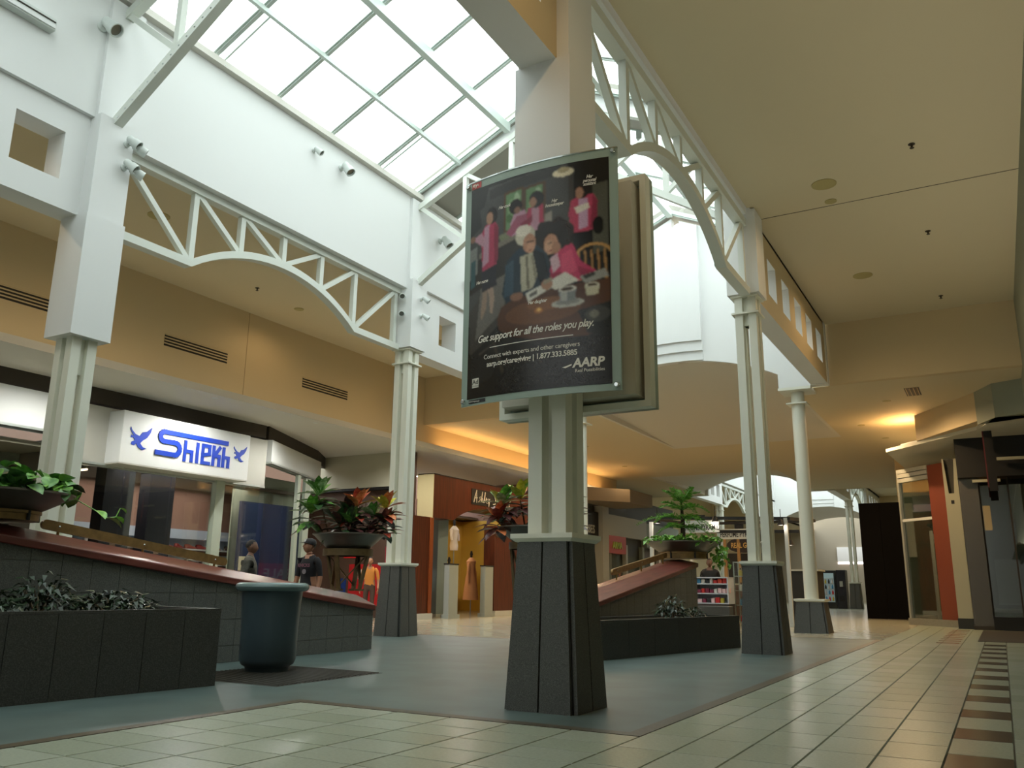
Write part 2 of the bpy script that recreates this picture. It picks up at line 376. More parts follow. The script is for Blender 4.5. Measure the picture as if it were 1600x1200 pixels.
# end walls with the arch and the stepped centre panel
def end_wall(cx, y, name, t=.25, zt=11.3, facing=-1, steps=True):
    hw = 3.9; n = 24; mb = MB()
    xs = [cx - 2.69 + 5.38 * i / n for i in range(n + 1)]
    def top(x): return zt - .466 * abs(x - cx)
    for a, b in zip(xs, xs[1:]):
        if a < cx < b: continue
        mb.prism([(a, arch_z(a, cx, 2.69, 6.39)), (b, arch_z(b, cx, 2.69, 6.39)), (b, top(b)), (a, top(a))], 'y', y, y + t)
    for a, b in ((cx - hw, cx - 2.69), (cx + 2.69, cx + hw)): mb.prism([(a, 6.02), (b, 6.02), (b, top(b)), (a, top(a))], 'y', y, y + t)
    o = struct(mb, name, WHITE, at=(cx, y, 6))
    if steps:
        yy = y - .06
        for k, (z0, dy) in enumerate(((7.02, .16), (7.27, .08), (7.54, .0))):
            z1 = (7.27, 7.54, 10.9)[k]
            pb = MB(); m = 10
            pts = [(cx - .77 + 1.54 * i / m) for i in range(m + 1)]
            def fy(x, d): return y - .03 - d * .8 - .1 * (1 - ((x - cx) / .77) ** 2)
            poly = [(x, fy(x, .16 - dy)) for x in pts] + [(cx + .77, y + .02), (cx - .77, y + .02)]
            pb.prism(poly[::-1], 'z', z0, z1)
            pb.build('step_panel', WHITE, o)
    return o
end_wall(CX, Y3, 'wall_end')
struct(MB().box(-11.3, -3.0, -1.2, -.95, ZB, 11.4), 'wall_near_end', WHITE, at=(CX, -1, ZB))
# opaque roof bands next to the truss lines and gable fill
def roof_band(y0, y1, cx=CX):
    mb = MB()
    for s in (-1, 1):
        mb.hexa([(cx + s * 3.9, y0, 9.62), (cx, y0, 11.4), (cx, y1, 11.4), (cx + s * 3.9, y1, 9.62)], [(cx + s * 3.9, y0, 9.9), (cx, y0, 11.7), (cx, y1, 11.7), (cx + s * 3.9, y1, 9.9)])
    struct(mb, 'ceiling_roof_band', GREYR, at=(cx, (y0 + y1) / 2, 9.6))
for a in ((5.3, 6.9), (14.4, 15.9), (21.5, 22.2), (-1.2, -.3)): roof_band(*a)

# ---- skylights
SKF = mat('skylight_frame', (196, 206, 200), .4, .2)
def skylight(cx, y0, y1, n, label, lite=False):
    sk = thing('skylight', (cx, (y0 + y1) / 2, 9.7), label, 'skylight', 'glazed ridge skylights along the mall roof')
    zr, ze, hw = 11.46, 9.72, 3.74
    def z(t): return ze + (zr - ze) * t
    ys = [y0 + (y1 - y0) * i / n for i in range(n + 1)]
    ts = [0, .345, .675, 1]
    pm = None
    for s in (-1, 1):
        for y in ys:
            p = (cx + s * hw, y, z(0)); q = (cx, y, z(1))
            m_ = MB(); m_.beam(p, q, .05, .14)
            m_.beam((p[0], y - .045, p[2] - .02), (q[0], y - .045, q[2] - .02), .03, .05); m_.beam((p[0], y + .045, p[2] - .02), (q[0], y + .045, q[2] - .02), .03, .05)
            m_.build('rafter', SKF, sk)
        for t, w, h in ((.345, .07, .09), (.675, .13, .2)):
            x = cx + s * hw * (1 - t)
            MB().box(x - w / 2, x + w / 2, y0, y1, z(t) - h - .05, z(t) - .05).build('purlin', SKF, sk)
        for y_a, y_b in zip(ys, ys[1:]):
            for t0, t1 in zip(ts, ts[1:]):
                xa, xb = cx + s * hw * (1 - t0), cx + s * hw * (1 - t1)
                MB().hexa([(xa, y_a + .03, z(t0)), (xb, y_a + .03, z(t1)), (xb, y_b - .03, z(t1)), (xa, y_b - .03, z(t0))],
                          [(xa, y_a + .03, z(t0) + .012), (xb, y_a + .03, z(t1) + .012), (xb, y_b - .03, z(t1) + .012), (xa, y_b - .03, z(t0) + .012)]).build('pane', SKYG, sk)
    MB().box(cx - .08, cx + .08, y0, y1, zr - .16, zr + .04).build('ridge_beam', SKF, sk)
    if y0 > 6 and not lite and y1 < 15:
        for a, b in ((-10.75, -9.62),):
            for y in (8.6, 12.98): MB().tube([(a + .12, y, 9.62), (a + .1, y, 9.75), (b, y, z(.33) - .05)], .018, 6).build('conduit', SKF, sk)
    return sk
skylight(CX, 6.95, 14.32, 5, 'bright glazed ridge skylight above the bay with the arched trusses')
skylight(CX, 15.9, 21.5, 4, 'second skylight seen behind the far roof truss and white end wall')
skylight(CX, -.3, 5.3, 4, 'skylight over the nearest bay, above the camera')

# ---- scissor roof trusses across the atrium
TRW = mat('truss_white', (214, 218, 210), .45)
def roof_truss(y, label):
    t = thing('roof_truss', (CX, y, 7.4), label, 'roof truss', 'scissor roof trusses under the skylight')
    for s in (-1, 1):
        def X(d): return CX + s * d
        def zb(d): return 9.85 - .65 * d
        def zt(d): return 11.05 - .466 * d
        MB().beam((X(3.6), y, zb(3.6)), (X(0), y, zb(0)), .14, .13).build('bottom_chord', TRW, t)
        MB().beam((X(3.7), y, zt(3.7)), (X(0), y, zt(0)), .14, .13).build('top_chord', TRW, t)
        MB().beam((X(3.8), y + .12, zt(3.8) + .26), (X(0), y + .12, zt(0) + .26), .1, .3).build('edge_beam', WHITE, t)
        for d in (2.31, 1.14): MB().box(X(d) - .05, X(d) + .05, y - .05, y + .05, zb(d), zt(d)).build('post', TRW, t)
        for a, b in ((3.5, 2.31), (2.31, 1.14), (1.14, .05)): MB().beam((X(a), y, zt(a) - .03), (X(b), y, zb(b) + .06), .09, .09).build('brace', TRW, t)
        for k in range(22):
            d = 3.4 - k * .15
            if k < 14: MB().box(X(d) - .015, X(d) + .015, y - .075, y - .07, zb(d) - .03, zb(d) - .01).build('strip_light_clip', CHROME, t) if s < 0 and y < 10 else None
    MB().box(CX - .05, CX + .05, y - .05, y + .05, 9.85, 11.05).build('post', TRW, t)
    return t
roof_truss(Y1, 'nearer white scissor roof truss rising from the left wall at the top')
roof_truss(Y2, 'farther white scissor roof truss behind the poster')

# ---- arched side trusses
def side_truss(x, y0, y1, label, k1=None, k2=None, crown=6.72):
    t = thing('arched_truss', (x, (y0 + y1) / 2, ZB), label, 'truss', 'arched trusses between the columns')
    k1 = k1 or y0 + 1.5; k2 = k2 or y1 - 1.5
    zk = 6.06
    c = (k1 + k2) / 2; hw = (k2 - k1) / 2; r = (hw * hw + (crown - zk) ** 2) / (2 * (crown - zk))
    def zz(y): return zk if y <= k1 or y >= k2 else crown - r + math.sqrt(r * r - (y - c) ** 2)
    ys = [y0, k1] + [k1 + (k2 - k1) * i / 20 for i in range(1, 20)] + [k2, y1]
    m = MB(); h = .13; w = .17
    vs = []
    for y in ys: vs += [(x - w / 2, y, zz(y) - h / 2), (x + w / 2, y, zz(y) - h / 2), (x + w / 2, y, zz(y) + h / 2), (x - w / 2, y, zz(y) + h / 2)]
    fs = [(3, 2, 1, 0)] + [(4 * i + j, 4 * i + (j + 1) % 4, 4 * i + 4 + (j + 1) % 4, 4 * i + 4 + j) for i in range(len(ys) - 1) for j in range(4)]
    n = 4 * (len(ys) - 1); fs.append((n, n + 1, n + 2, n + 3)); m.add(vs, fs)
    m.build('arched_chord', TRW, t)
    zt = 7.34
    MB().box(x - w / 2, x + w / 2, y0, y1, zt - .06, zt + .08).build('top_chord', TRW, t)
    vy = [y0 + .12, k1, k1 + (c - k1) / 2, c, c + (k2 - c) / 2, k2, y1 - .12]
    for y in vy: MB().box(x - .05, x + .05, y - .05, y + .05, zz(y), zt).build('post', TRW, t)
    for i in range(6):
        a, b = vy[i], vy[i + 1]
        if i < 3: MB().beam((x, a + .05, zt - .05), (x, b - .05, zz(b) + .05), .09, .09, (1, 0, 0)).build('brace', TRW, t)
        else: MB().beam((x, a + .05, zz(a) + .05), (x, b - .05, zt - .05), .09, .09, (1, 0, 0)).build('brace', TRW, t)
    return t
side_truss(-10.98, Y1 + .28, Y2 - .28, 'white arched truss between the two left columns, against the tan wall', 8.56, 12.62)
side_truss(-3.36, Y1 + .28, Y2 - .28, 'white arched truss on the right, running from the poster column under the tan ceiling', 8.56, 12.62)
# ================================================================== COLUMNS
def base_parts(t, x, y, hb=.34, ht=.267, h=1.38, cap=.3):
    """tapered granite plinth: dark core, two slabs on each side with open joints, white stone cap"""
    core = MB(); i = .035
    core.hexa([(x + sx * (hb - i), y + sy * (hb - i), 0) for sx, sy in ((-1, -1), (1, -1), (1, 1), (-1, 1))], [(x + sx * (ht - i), y + sy * (ht - i), h - .004) for sx, sy in ((-1, -1), (1, -1), (1, 1), (-1, 1))])
    core = core.build('plinth', BLACK, t)
    for k in range(4):
        a = k * math.pi / 2; ca, sa = round(math.cos(a)), round(math.sin(a))
        def P(u, w, z): return (x + ca * w - sa * u, y + sa * w + ca * u, z)   # u along the side, w outward
        for s in (-1, 1):
            eb, et = hb - .045, ht - .04
            b = [P(s * .008, hb - .05, 0), P(s * eb, hb - .05, 0), P(s * eb, hb, 0), P(s * .008, hb, 0)]
            q = [P(s * .008, ht - .05, h), P(s * et, ht - .05, h), P(s * et, ht, h), P(s * .008, ht, h)]
            if s < 0: b, q = b[::-1], q[::-1]
            MB().hexa(b, q).build('granite_slab', GRAN, core)
        b = [P(hb - .035, hb - .05, 0), P(hb - .05, hb - .05, 0), P(hb - .05, hb - .035, 0), P(hb - .042, hb - .005, 0), P(hb - .005, hb - .042, 0)]
    m = MB(); m.box(x - cap, x + cap, y - cap, y + cap, h + .03, h + .07)
    m.hexa([(x + sx * (ht), y + sy * ht, h) for sx, sy in ((-1, -1), (1, -1), (1, 1), (-1, 1))], [(x + sx * cap, y + sy * cap, h + .03) for sx, sy in ((-1, -1), (1, -1), (1, 1), (-1, 1))])
    m.build('plinth_cap', OFFW, t)
def column(x, y, label, box=False, ztop=ZB):
    t = thing('column', (x, y, 0), label, 'column', 'ivory columns on granite plinths')
    base_parts(t, x, y)
    zb = 4.27 if box else 6.0
    for sx in (-1, 1):
        for sy in (-1, 1):
            cx_, cy_ = x + sx * .118, y + sy * .118
            MB().box(cx_ - .068, cx_ + .068, cy_ - .068, cy_ + .068, 1.45, zb).build('shaft', OFFW, t)
    for a, b in ((0, 1), (1, 0)):
        MB().box(x - .05 - .06 * a, x + .05 + .06 * a, y - .05 - .06 * b, y + .05 + .06 * b, zb - .5, zb).build('shaft_tie', OFFW, t)
    if box: MB().box(x - .3, x + .3, y - .3, y + .3, zb, ztop).build('box_capital', WHITE, t)
    else:
        MB().box(x - .235, x + .235, y - .235, y + .235, 5.69, 5.72).build('collar_plate', OFFW, t)
        MB().box(x - .235, x + .235, y - .235, y + .235, 6.0, 6.035).build('collar_plate', OFFW, t)
    return t
column(XL, Y1, 'left column with a white box capital above the leafy bowl', True)
column(XR, Y1, 'big column in the middle that carries the advertising sign', True)
column(XL, Y2, 'slender column of four shafts between croton bowl and wooden boutique front')
column(XR, Y2, 'column of four shafts at the right end of the arched truss')
def round_column(x, y, label):
    t = thing('round_column', (x, y, 0), label, 'column', 'round columns at the atrium end')
    base_parts(t, x, y, .4, .32, .72, .36)
    MB().lathe([(.165, .79), (.165, 5.95)], (x, y, 0), 28).build('shaft', OFFW, t, smooth=True)
    MB().box(x - .25, x + .25, y - .25, y + .25, 5.62, 5.65).build('collar_plate', OFFW, t)
    MB().box(x - .4, x + .4, y - .4, y + .4, 5.95, 6.02).build('cap_plate', OFFW, t)
round_column(-4.06, 22.0, 'round column with low granite plinth, right of the four-shaft column')
round_column(-10.2, 22.0, 'round column mostly hidden behind the sign column')

# ================================================================== ADVERTISING SIGN
SGX, SGW, SZ0, SZ1 = -3.39, 1.6, 2.61, 4.86
FRG = mat('sign_green_glass', (150, 168, 158), .18)
SGB = mat('sign_body', (196, 192, 178), .5)
sign = thing('advertising_sign', (SGX, 6.4, SZ0), 'curved glass poster sign about caregiving, on the middle column', 'sign')
def curve_y(u): return 6.4 - .1 * (1 - (u / .8) ** 2)
def bent(u0, u1, z0, z1, off, th, m, name, parent, nseg=16):
    vs = []; fs = []
    for i in range(nseg + 1):
        u = u0 + (u1 - u0) * i / nseg
        for z in (z0, z1):
            for o_ in (off, off - th): vs.append((SGX + u, curve_y(u) - o_, z))
    for i in range(nseg):
        a = 4 * i; b = a + 4
        fs += [(a, b, b + 2, a + 2), (a + 1, a + 3, b + 3, b + 1), (a, a + 1, b + 1, b), (a + 2, b + 2, b + 3, a + 3)]
    fs += [(0, 2, 3, 1), (4 * nseg, 4 * nseg + 1, 4 * nseg + 3, 4 * nseg + 2)]
    return MB().add(vs, fs).build(name, m, parent)
bent(-.8, .8, SZ0, SZ1, .0, .012, FRG, 'glass_panel', sign)
bent(-.8, .8, SZ1 - .012, SZ1, .006, .02, CHROME, 'edge_strip', sign)
MB().box(SGX - .66, SGX + .66, 6.41, 6.49, SZ0 + .1, SZ1 - .1).build('body', SGB, sign)
for u in (-.765, .765):
    for z in (SZ0 + .045, SZ1 - .045):
        b = MB().lathe([(.024, 0), (.024, .02), (.016, .03)], (0, 0, 0), 14)
        b.v = [(SGX + u + vx, curve_y(u) - .003 - vz, z + vy) for vx, vy, vz in b.v]
        b.f = [f_[::-1] for f_ in b.f]
        b.build('standoff_bolt', CHROME, sign, smooth=True)
# printed picture: flat shapes on the curved sheet; s,t in 0..1 from the top left of the print
PU0, PU1, PZ0, PZ1 = -.725, .725, SZ0 + .06, SZ1 - .09
def st(s, t, off=.004):
    u = PU0 + (PU1 - PU0) * s
    return (SGX + u, curve_y(u) - off, PZ1 + (PZ0 - PZ1) * t)
SHP = []; layer = [0]
def sh(pts, c): SHP.append((pts, rgb(*c)[:3]))
def el(s, t, a, b, c, n=18, rot=0):
    ca, sa = math.cos(rot), math.sin(rot)
    sh([(s + a * math.cos(k * 2 * math.pi / n) * ca - b * math.sin(k * 2 * math.pi / n) * sa, t + (a * math.cos(k * 2 * math.pi / n) * sa + b * math.sin(k * 2 * math.pi / n) * ca) * .68) for k in range(n)], c)
sh([(0, 0), (1, 0), (1, 1), (0, 1)], (34, 31, 29))
sh([(0, .02), (.74, .0), (.76, .36), (.3, .42), (0, .62)], (70, 69, 68)); sh([(0, 0), (.16, 0), (.12, .1), (0, .16)], (48, 47, 46)); sh([(.16, .03), (.7, .0), (.7, .045), (.16, .08)], (56, 55, 54))
sh([(0, .1), (.07, .08), (.1, .2), (0, .24)], (46, 45, 44)); sh([(0, .6), (.3, .42), (.34, .6), (.26, .68), (.02, .82)], (66, 62, 58)); sh([(.1, .5), (.3, .45), (.3, .62), (.06, .74)], (104, 100, 94))
for a in (.295, .45):
    sh([(a - .018, .07), (a + .14, .06), (a + .14, .27), (a - .018, .28)], (84, 62, 44)); sh([(a, .082), (a + .118, .073), (a + .118, .24), (a, .255)], (104, 138, 96)); el(a + .05, .15, .035, .06, (132, 166, 120)); el(a + .085, .11, .022, .04, (160, 186, 150)); el(a + .03, .2, .025, .03, (80, 112, 70))
sh([(.08, .33), (.6, .24), (.6, .265), (.08, .36)], (120, 114, 102)); sh([(.24, .27), (.48, .24), (.5, .265), (.26, .3)], (120, 124, 98)); sh([(.0, .37), (.6, .265), (.58, .4), (0, .52)], (50, 46, 44)); sh([(0, .3), (.06, .29), (.07, .42), (0, .45)], (124, 126, 122)); sh([(.01, .36), (.05, .35), (.05, .48), (.01, .49)], (60, 88, 92))
sh([(.74, 0), (1, 0), (1, .6), (.78, .6)], (30, 27, 25)); sh([(.9, .12), (.99, .11), (.99, .42), (.9, .44)], (84, 84, 74)); sh([(.74, .02), (.78, .02), (.78, .42), (.75, .42)], (60, 54, 48))
el(.71, .04, .072, .03, (222, 214, 186)); el(.71, .028, .04, .02, (170, 158, 124))
SK1, SK2, PINK, PKD, PK2, HAIR = (166, 126, 104), (134, 98, 80), (176, 62, 92), (134, 44, 68), (188, 144, 164), (32, 25, 23)
# standing figure at the left
sh([(.15, .5), (.2, .49), (.215, .56), (.2, .63), (.18, .62), (.17, .54)], (158, 136, 122)); sh([(.12, .5), (.16, .5), (.15, .6), (.11, .65), (.1, .63)], (140, 120, 106)); sh([(.1, .39), (.225, .38), (.23, .5), (.11, .52)], (48, 46, 52))
sh([(.13, .2), (.2, .185), (.235, .22), (.24, .3), (.225, .4), (.11, .42), (.1, .3), (.08, .25)], PINK); sh([(.2, .2), (.235, .22), (.24, .38), (.21, .4)], PKD); sh([(.12, .21), (.165, .2), (.16, .38), (.11, .4)], PK2); sh([(.02, .25), (.1, .23), (.13, .27), (.11, .3)], (186, 140, 156)); el(.02, .25, .025, .022, SK2); el(.185, .16, .045, .06, HAIR); el(.165, .17, .028, .045, SK1)
# two figures before the window
sh([(.36, .185), (.44, .175), (.465, .22), (.44, .275), (.34, .29), (.33, .23)], PK2); sh([(.3, .27), (.38, .2), (.46, .2), (.45, .23), (.34, .29)], (156, 84, 108)); el(.37, .15, .05, .055, HAIR); el(.385, .17, .022, .025, SK2)
sh([(.46, .175), (.57, .165), (.58, .28), (.45, .295)], PINK); sh([(.49, .18), (.54, .175), (.55, .285), (.485, .29)], PK2); sh([(.41, .24), (.5, .21), (.5, .24), (.42, .27)], PKD); el(.525, .14, .055, .06, HAIR); el(.5, .15, .025, .035, SK1)
sh([(.585, .22), (.63, .21), (.63, .27), (.585, .28)], (156, 150, 140))
# figure at the right
sh([(.77, .3), (.9, .3), (.89, .44), (.78, .45)], (22, 21, 24)); sh([(.76, .18), (.81, .165), (.9, .16), (.93, .2), (.92, .32), (.86, .33), (.76, .33), (.745, .24)], PINK); sh([(.9, .17), (.93, .2), (.92, .32), (.88, .32)], PKD); sh([(.81, .18), (.865, .18), (.87, .31), (.81, .32)], (186, 152, 180)); el(.83, .14, .05, .055, HAIR); el(.815, .15, .027, .04, SK1); sh([(.78, .215), (.87, .2), (.88, .225), (.8, .245)], (214, 208, 198)); el(.93, .31, .035, .06, (16, 16, 18))
# chair and seated pair
for k in range(5): sh([(.8 + k * .04, .42), (.812 + k * .04, .41), (.825 + k * .04, .55), (.81 + k * .04, .55)], (170, 128, 80))
for k in range(9):
    a0, a1 = math.pi * (1 - k / 9), math.pi * (1 - (k + 1) / 9)
    sh([(.9 + .125 * math.cos(a0), .45 - .065 * math.sin(a0)), (.9 + .125 * math.cos(a1), .45 - .065 * math.sin(a1)), (.9 + .105 * math.cos(a1), .45 - .052 * math.sin(a1)), (.9 + .105 * math.cos(a0), .45 - .052 * math.sin(a0))], (190, 146, 92))
sh([(.66, .4), (.72, .36), (.77, .38), (.82, .46), (.94, .525), (.8, .55), (.64, .55), (.62, .48)], (190, 54, 96)); sh([(.7, .42), (.76, .4), (.8, .5), (.7, .53)], (214, 76, 116)); sh([(.62, .5), (.7, .5), (.72, .55), (.62, .55)], (150, 36, 72)); sh([(.8, .48), (.93, .525), (.82, .54)], (156, 38, 76))
for k in range(18): el(.64 + .1 * math.cos(k * .36), .325 + .045 * math.sin(k * .36) + .01 * math.sin(k * 2.1), .042, .048, (34 + 4 * (k % 3), 26, 22), 10)
el(.64, .33, .1, .09, (36, 27, 24)); el(.625, .365, .048, .07, (184, 138, 112)); el(.612, .375, .03, .05, (204, 160, 132)); el(.66, .385, .03, .04, (170, 124, 100)); sh([(.605, .357), (.632, .355), (.632, .36), (.605, .362)], (60, 40, 34)); sh([(.605, .393), (.635, .391), (.63, .398), (.61, .4)], (140, 70, 64)); sh([(.62, .43), (.67, .41), (.69, .47), (.64, .5)], (206, 172, 186))
sh([(.31, .4), (.4, .355), (.53, .355), (.6, .4), (.625, .5), (.6, .56), (.5, .58), (.31, .6), (.275, .55)], (36, 50, 62)); sh([(.5, .37), (.58, .4), (.61, .5), (.56, .55), (.52, .48)], (24, 28, 34)); sh([(.3, .42), (.36, .4), (.36, .56), (.29, .57)], (52, 72, 86)); sh([(.41, .395), (.5, .385), (.535, .5), (.5, .55), (.42, .56)], (168, 164, 144)); sh([(.45, .4), (.465, .4), (.48, .55), (.46, .55)], (104, 100, 86)); sh([(.49, .4), (.5, .4), (.53, .5), (.52, .53)], (120, 116, 100))
el(.445, .3, .072, .07, (196, 190, 172)); el(.43, .275, .055, .04, (222, 216, 202)); el(.475, .34, .046, .066, (178, 132, 108)); el(.485, .36, .03, .04, (196, 150, 124)); sh([(.455, .33), (.51, .328), (.51, .336), (.455, .338)], (90, 66, 56)); sh([(.475, .37), (.5, .368), (.5, .375), (.475, .377)], (130, 78, 70))
# table, papers, cups
sh([(.24, .66), (.27, .61), (.36, .585), (.6, .57), (1, .55), (1, .76), (.86, .79), (.55, .785), (.34, .75), (.25, .71)], (84, 52, 34)); el(.56, .66, .26, .08, (108, 70, 44)); el(.62, .63, .16, .04, (128, 86, 56)); el(.545, .655, .03, .02, (170, 110, 60)); el(.545, .652, .014, .012, (236, 190, 110))
sh([(.45, .57), (.6, .535), (.64, .56), (.47, .61)], (206, 204, 194)); sh([(.58, .545), (.72, .5), (.81, .545), (.66, .575)], (220, 218, 208)); sh([(.48, .575), (.53, .562), (.53, .58), (.48, .592)], (92, 90, 86)); sh([(.81, .53), (.97, .505), (.99, .54), (.85, .565)], (150, 150, 144)); sh([(.83, .53), (.9, .515), (.91, .53), (.85, .545)], (60, 60, 58))
el(.735, .64, .105, .028, (188, 188, 180)); el(.735, .636, .08, .018, (140, 142, 138)); sh([(.675, .58), (.79, .575), (.785, .63), (.69, .635)], (126, 132, 134)); sh([(.69, .59), (.73, .587), (.73, .63), (.695, .632)], (176, 178, 174)); el(.733, .578, .058, .02, (214, 210, 200)); el(.733, .578, .042, .012, (70, 54, 42)); sh([(.845, .575), (.935, .57), (.925, .615), (.855, .62)], (196, 192, 166)); el(.89, .573, .045, .016, (214, 208, 188)); el(.89, .573, .032, .01, (74, 58, 44))
el(.385, .575, .05, .028, SK2); el(.6, .545, .04, .035, SK1); sh([(.57, .53), (.63, .515), (.64, .53), (.58, .545)], (150, 140, 120))
sh([(.8, .68), (1, .65), (1, .8), (.86, .78)], (30, 31, 29)); el(.92, .7, .075, .05, (62, 62, 58)); el(.9, .7, .03, .025, (120, 118, 108))
sh([(.02, .8), (.24, .72), (.3, .8), (.2, .92), (.02, .96)], (42, 40, 38)); sh([(.2, .76), (.22, .755), (.3, .9), (.28, .91)], (60, 54, 46)); sh([(.1, .8), (.2, .77), (.2, .775), (.1, .81)], (78, 72, 64))
NS, NT = 170, 250
import numpy as np
gs, gt = np.meshgrid(np.linspace(0, 1, NS + 1), np.linspace(0, 1, NT + 1)); img = np.zeros((NT + 1, NS + 1, 3))
def inside(pts):
    r = np.zeros(gs.shape, bool); n_ = len(pts)
    for i in range(n_):
        (x0, y0), (x1, y1) = pts[i], pts[(i + 1) % n_]
        c_ = (y0 > gt) != (y1 > gt)
        if y0 != y1: r ^= c_ & (gs < (x1 - x0) * (gt - y0) / (y1 - y0) + x0)
    return r
for pts, c_ in SHP: img[inside(pts)] = c_
k_ = np.array([.25, .5, .25])
for _ in range(1):
    p_ = np.pad(img, ((1, 1), (1, 1), (0, 0)), 'edge'); img = sum(k_[i] * k_[j] * p_[i:i + NT + 1, j:j + NS + 1] for i in range(3) for j in range(3))
rng = np.random.default_rng(2); nz = rng.normal(1, .06, img.shape[:2])[..., None]; low = 1 + .12 * np.sin(gs * 9 + 2 * gt) * np.cos(gt * 11 - gs * 4)
img = np.clip(img * nz * low[..., None], 0, 1)
vs_ = [st(gs[j, i], gt[j, i], .003) for j in range(NT + 1) for i in range(NS + 1)]
fs_p = [(j * (NS + 1) + i, (j + 1) * (NS + 1) + i, (j + 1) * (NS + 1) + i + 1, j * (NS + 1) + i + 1) for j in range(NT) for i in range(NS)]
pm_ = bpy.data.meshes.new('printed_picture'); pm_.from_pydata(vs_, [], fs_p); pm_.materials.append(vcol('poster_print', .22))
at_ = pm_.color_attributes.new('print', 'FLOAT_COLOR', 'POINT'); at_.data.foreach_set('color', np.concatenate([img.reshape(-1, 3), np.ones((len(vs_), 1))], 1).ravel())
po_ = bpy.data.objects.new('printed_picture', pm_); COL.objects.link(po_); po_.parent = sign; po_.location = -world_loc(sign)
INK = mat('white_print', (226, 222, 210), .4)
def ptext(body, size, s, t, slope=0, shear=0, bold=0, align='CENTER', m=INK, name='lettering', sp=1.0, xs=1.0):
    def fn(u, v, w):
        uu = PU0 + (PU1 - PU0) * s + u
        return (SGX + uu, curve_y(uu) - .006 - w * .3, PZ1 + (PZ0 - PZ1) * t + v + slope * u)
    return text(body, size, fn, m, name, po_, .002, shear, align, bold, sp, xs)
ptext('Get support for all the roles you play.', .098, .49, .752, 0, .32, .0014, sp=.93, xs=.86)
rl = MB()
for k in range(16): rl.add([st(.185 + k * .0366, .7845, .006), st(.2216 + k * .0366, .7845, .006), st(.2216 + k * .0366, .781, .006), st(.185 + k * .0366, .781, .006)], [(0, 1, 2, 3)])
rl.build('rule_line', INK, sign)
ptext('Connect with experts and other caregivers', .06, .475, .832, sp=.94)
ptext('aarp.org/caregiving | 1.877.333.5885', .068, .48, .868, bold=.0012, sp=.94)
ptext('AARP', .11, .86, .921, shear=.15, bold=.004)
ptext('Real Possibilities', .042, .87, .943, sp=.95)
sh2 = MB().add([st(.7, .918, .006), st(.76, .906, .006), st(.76, .912, .006), st(.72, .922, .006)], [(0, 1, 2, 3)]); sh2.build('logo_swoosh', INK, sign)
MB().add([st(.045, .91, .006), st(.1, .91, .006), st(.1, .952, .006), st(.045, .952, .006)], [(3, 2, 1, 0)]).build('logo_box', INK, sign)
DKI = mat('dark_print', (32, 30, 28), .4)
def ptext2(*a, **k):
    o = ptext(*a, m=DKI, **k)
    for v in o.data.vertices: v.co.y -= .0015
ptext2('Ad', .062, .0725, .936, bold=.001); ptext2('COUNCIL', .019, .0725, .948)
for b, s, t in (('Her cook', .285, .142), ('Her', .65, .172), ('housekeeper', .65, .19), ('Her', .88, .088), ('personal', .88, .105), ('assistant', .88, .121), ('Her nurse', .11, .475), ('Her daughter', .535, .622)):
    ptext(b, .047, s, t, 0, .3, .0007, sp=.9, xs=.82)
def fu(u0, u1, z0, z1, off): return MB().add([(SGX + u0, curve_y(u0) - off, z0), (SGX + u1, curve_y(u1) - off, z0), (SGX + u1, curve_y(u1) - off, z1), (SGX + u0, curve_y(u0) - off, z1)], [(0, 1, 2, 3)])
rt_ = fu(-.72, -.6, SZ1 - .085, SZ1 - .02, .004).build('red_tag', mat('tag_red', (176, 62, 58), .4), sign)
text('eye', .06, lambda u, v, w: (SGX - .66 + u, curve_y(-.66) - .006 - w, SZ1 - .065 + v), INK, 'tag_lettering', rt_, .002, 0, 'CENTER', .001)
bt_ = fu(-.7, -.5, SZ0 + .018, SZ0 + .05, .004).build('black_tag', BLACK, sign)
text('eyecorpmedia.com', .022, lambda u, v, w: (SGX - .6 + u, curve_y(-.6) - .006 - w, SZ0 + .026 + v), INK, 'tag_lettering', bt_, .002, 0, 'CENTER')
# rear sign on the other side of the same column
rs = thing('advertising_sign', (SGX, 7.25, SZ0), 'back of the second sign panel behind the caregiving poster', 'sign')
m = MB(); m.box(SGX - .8, SGX + .8, 7.22, 7.3, SZ0, SZ1 + .06).build('glass_panel', FRG, rs)
m = MB(); m.box(SGX - .8, SGX - .74, 7.1, 7.22, SZ0, SZ1 + .06); m.box(SGX + .74, SGX + .8, 7.1, 7.22, SZ0, SZ1 + .06); m.box(SGX - .74, SGX + .74, 7.1, 7.22, SZ0, SZ0 + .06); m.box(SGX - .74, SGX + .74, 7.1, 7.22, SZ1, SZ1 + .06)
m.build('frame', OFFW, rs)
MB().box(SGX - .7, SGX + .7, 6.98, 7.22, SZ0 + .1, SZ1 - .04).build('body', SGB, rs)

# ================================================================== PLANTERS, BENCHES, BIN
def cyl_to(o): return o
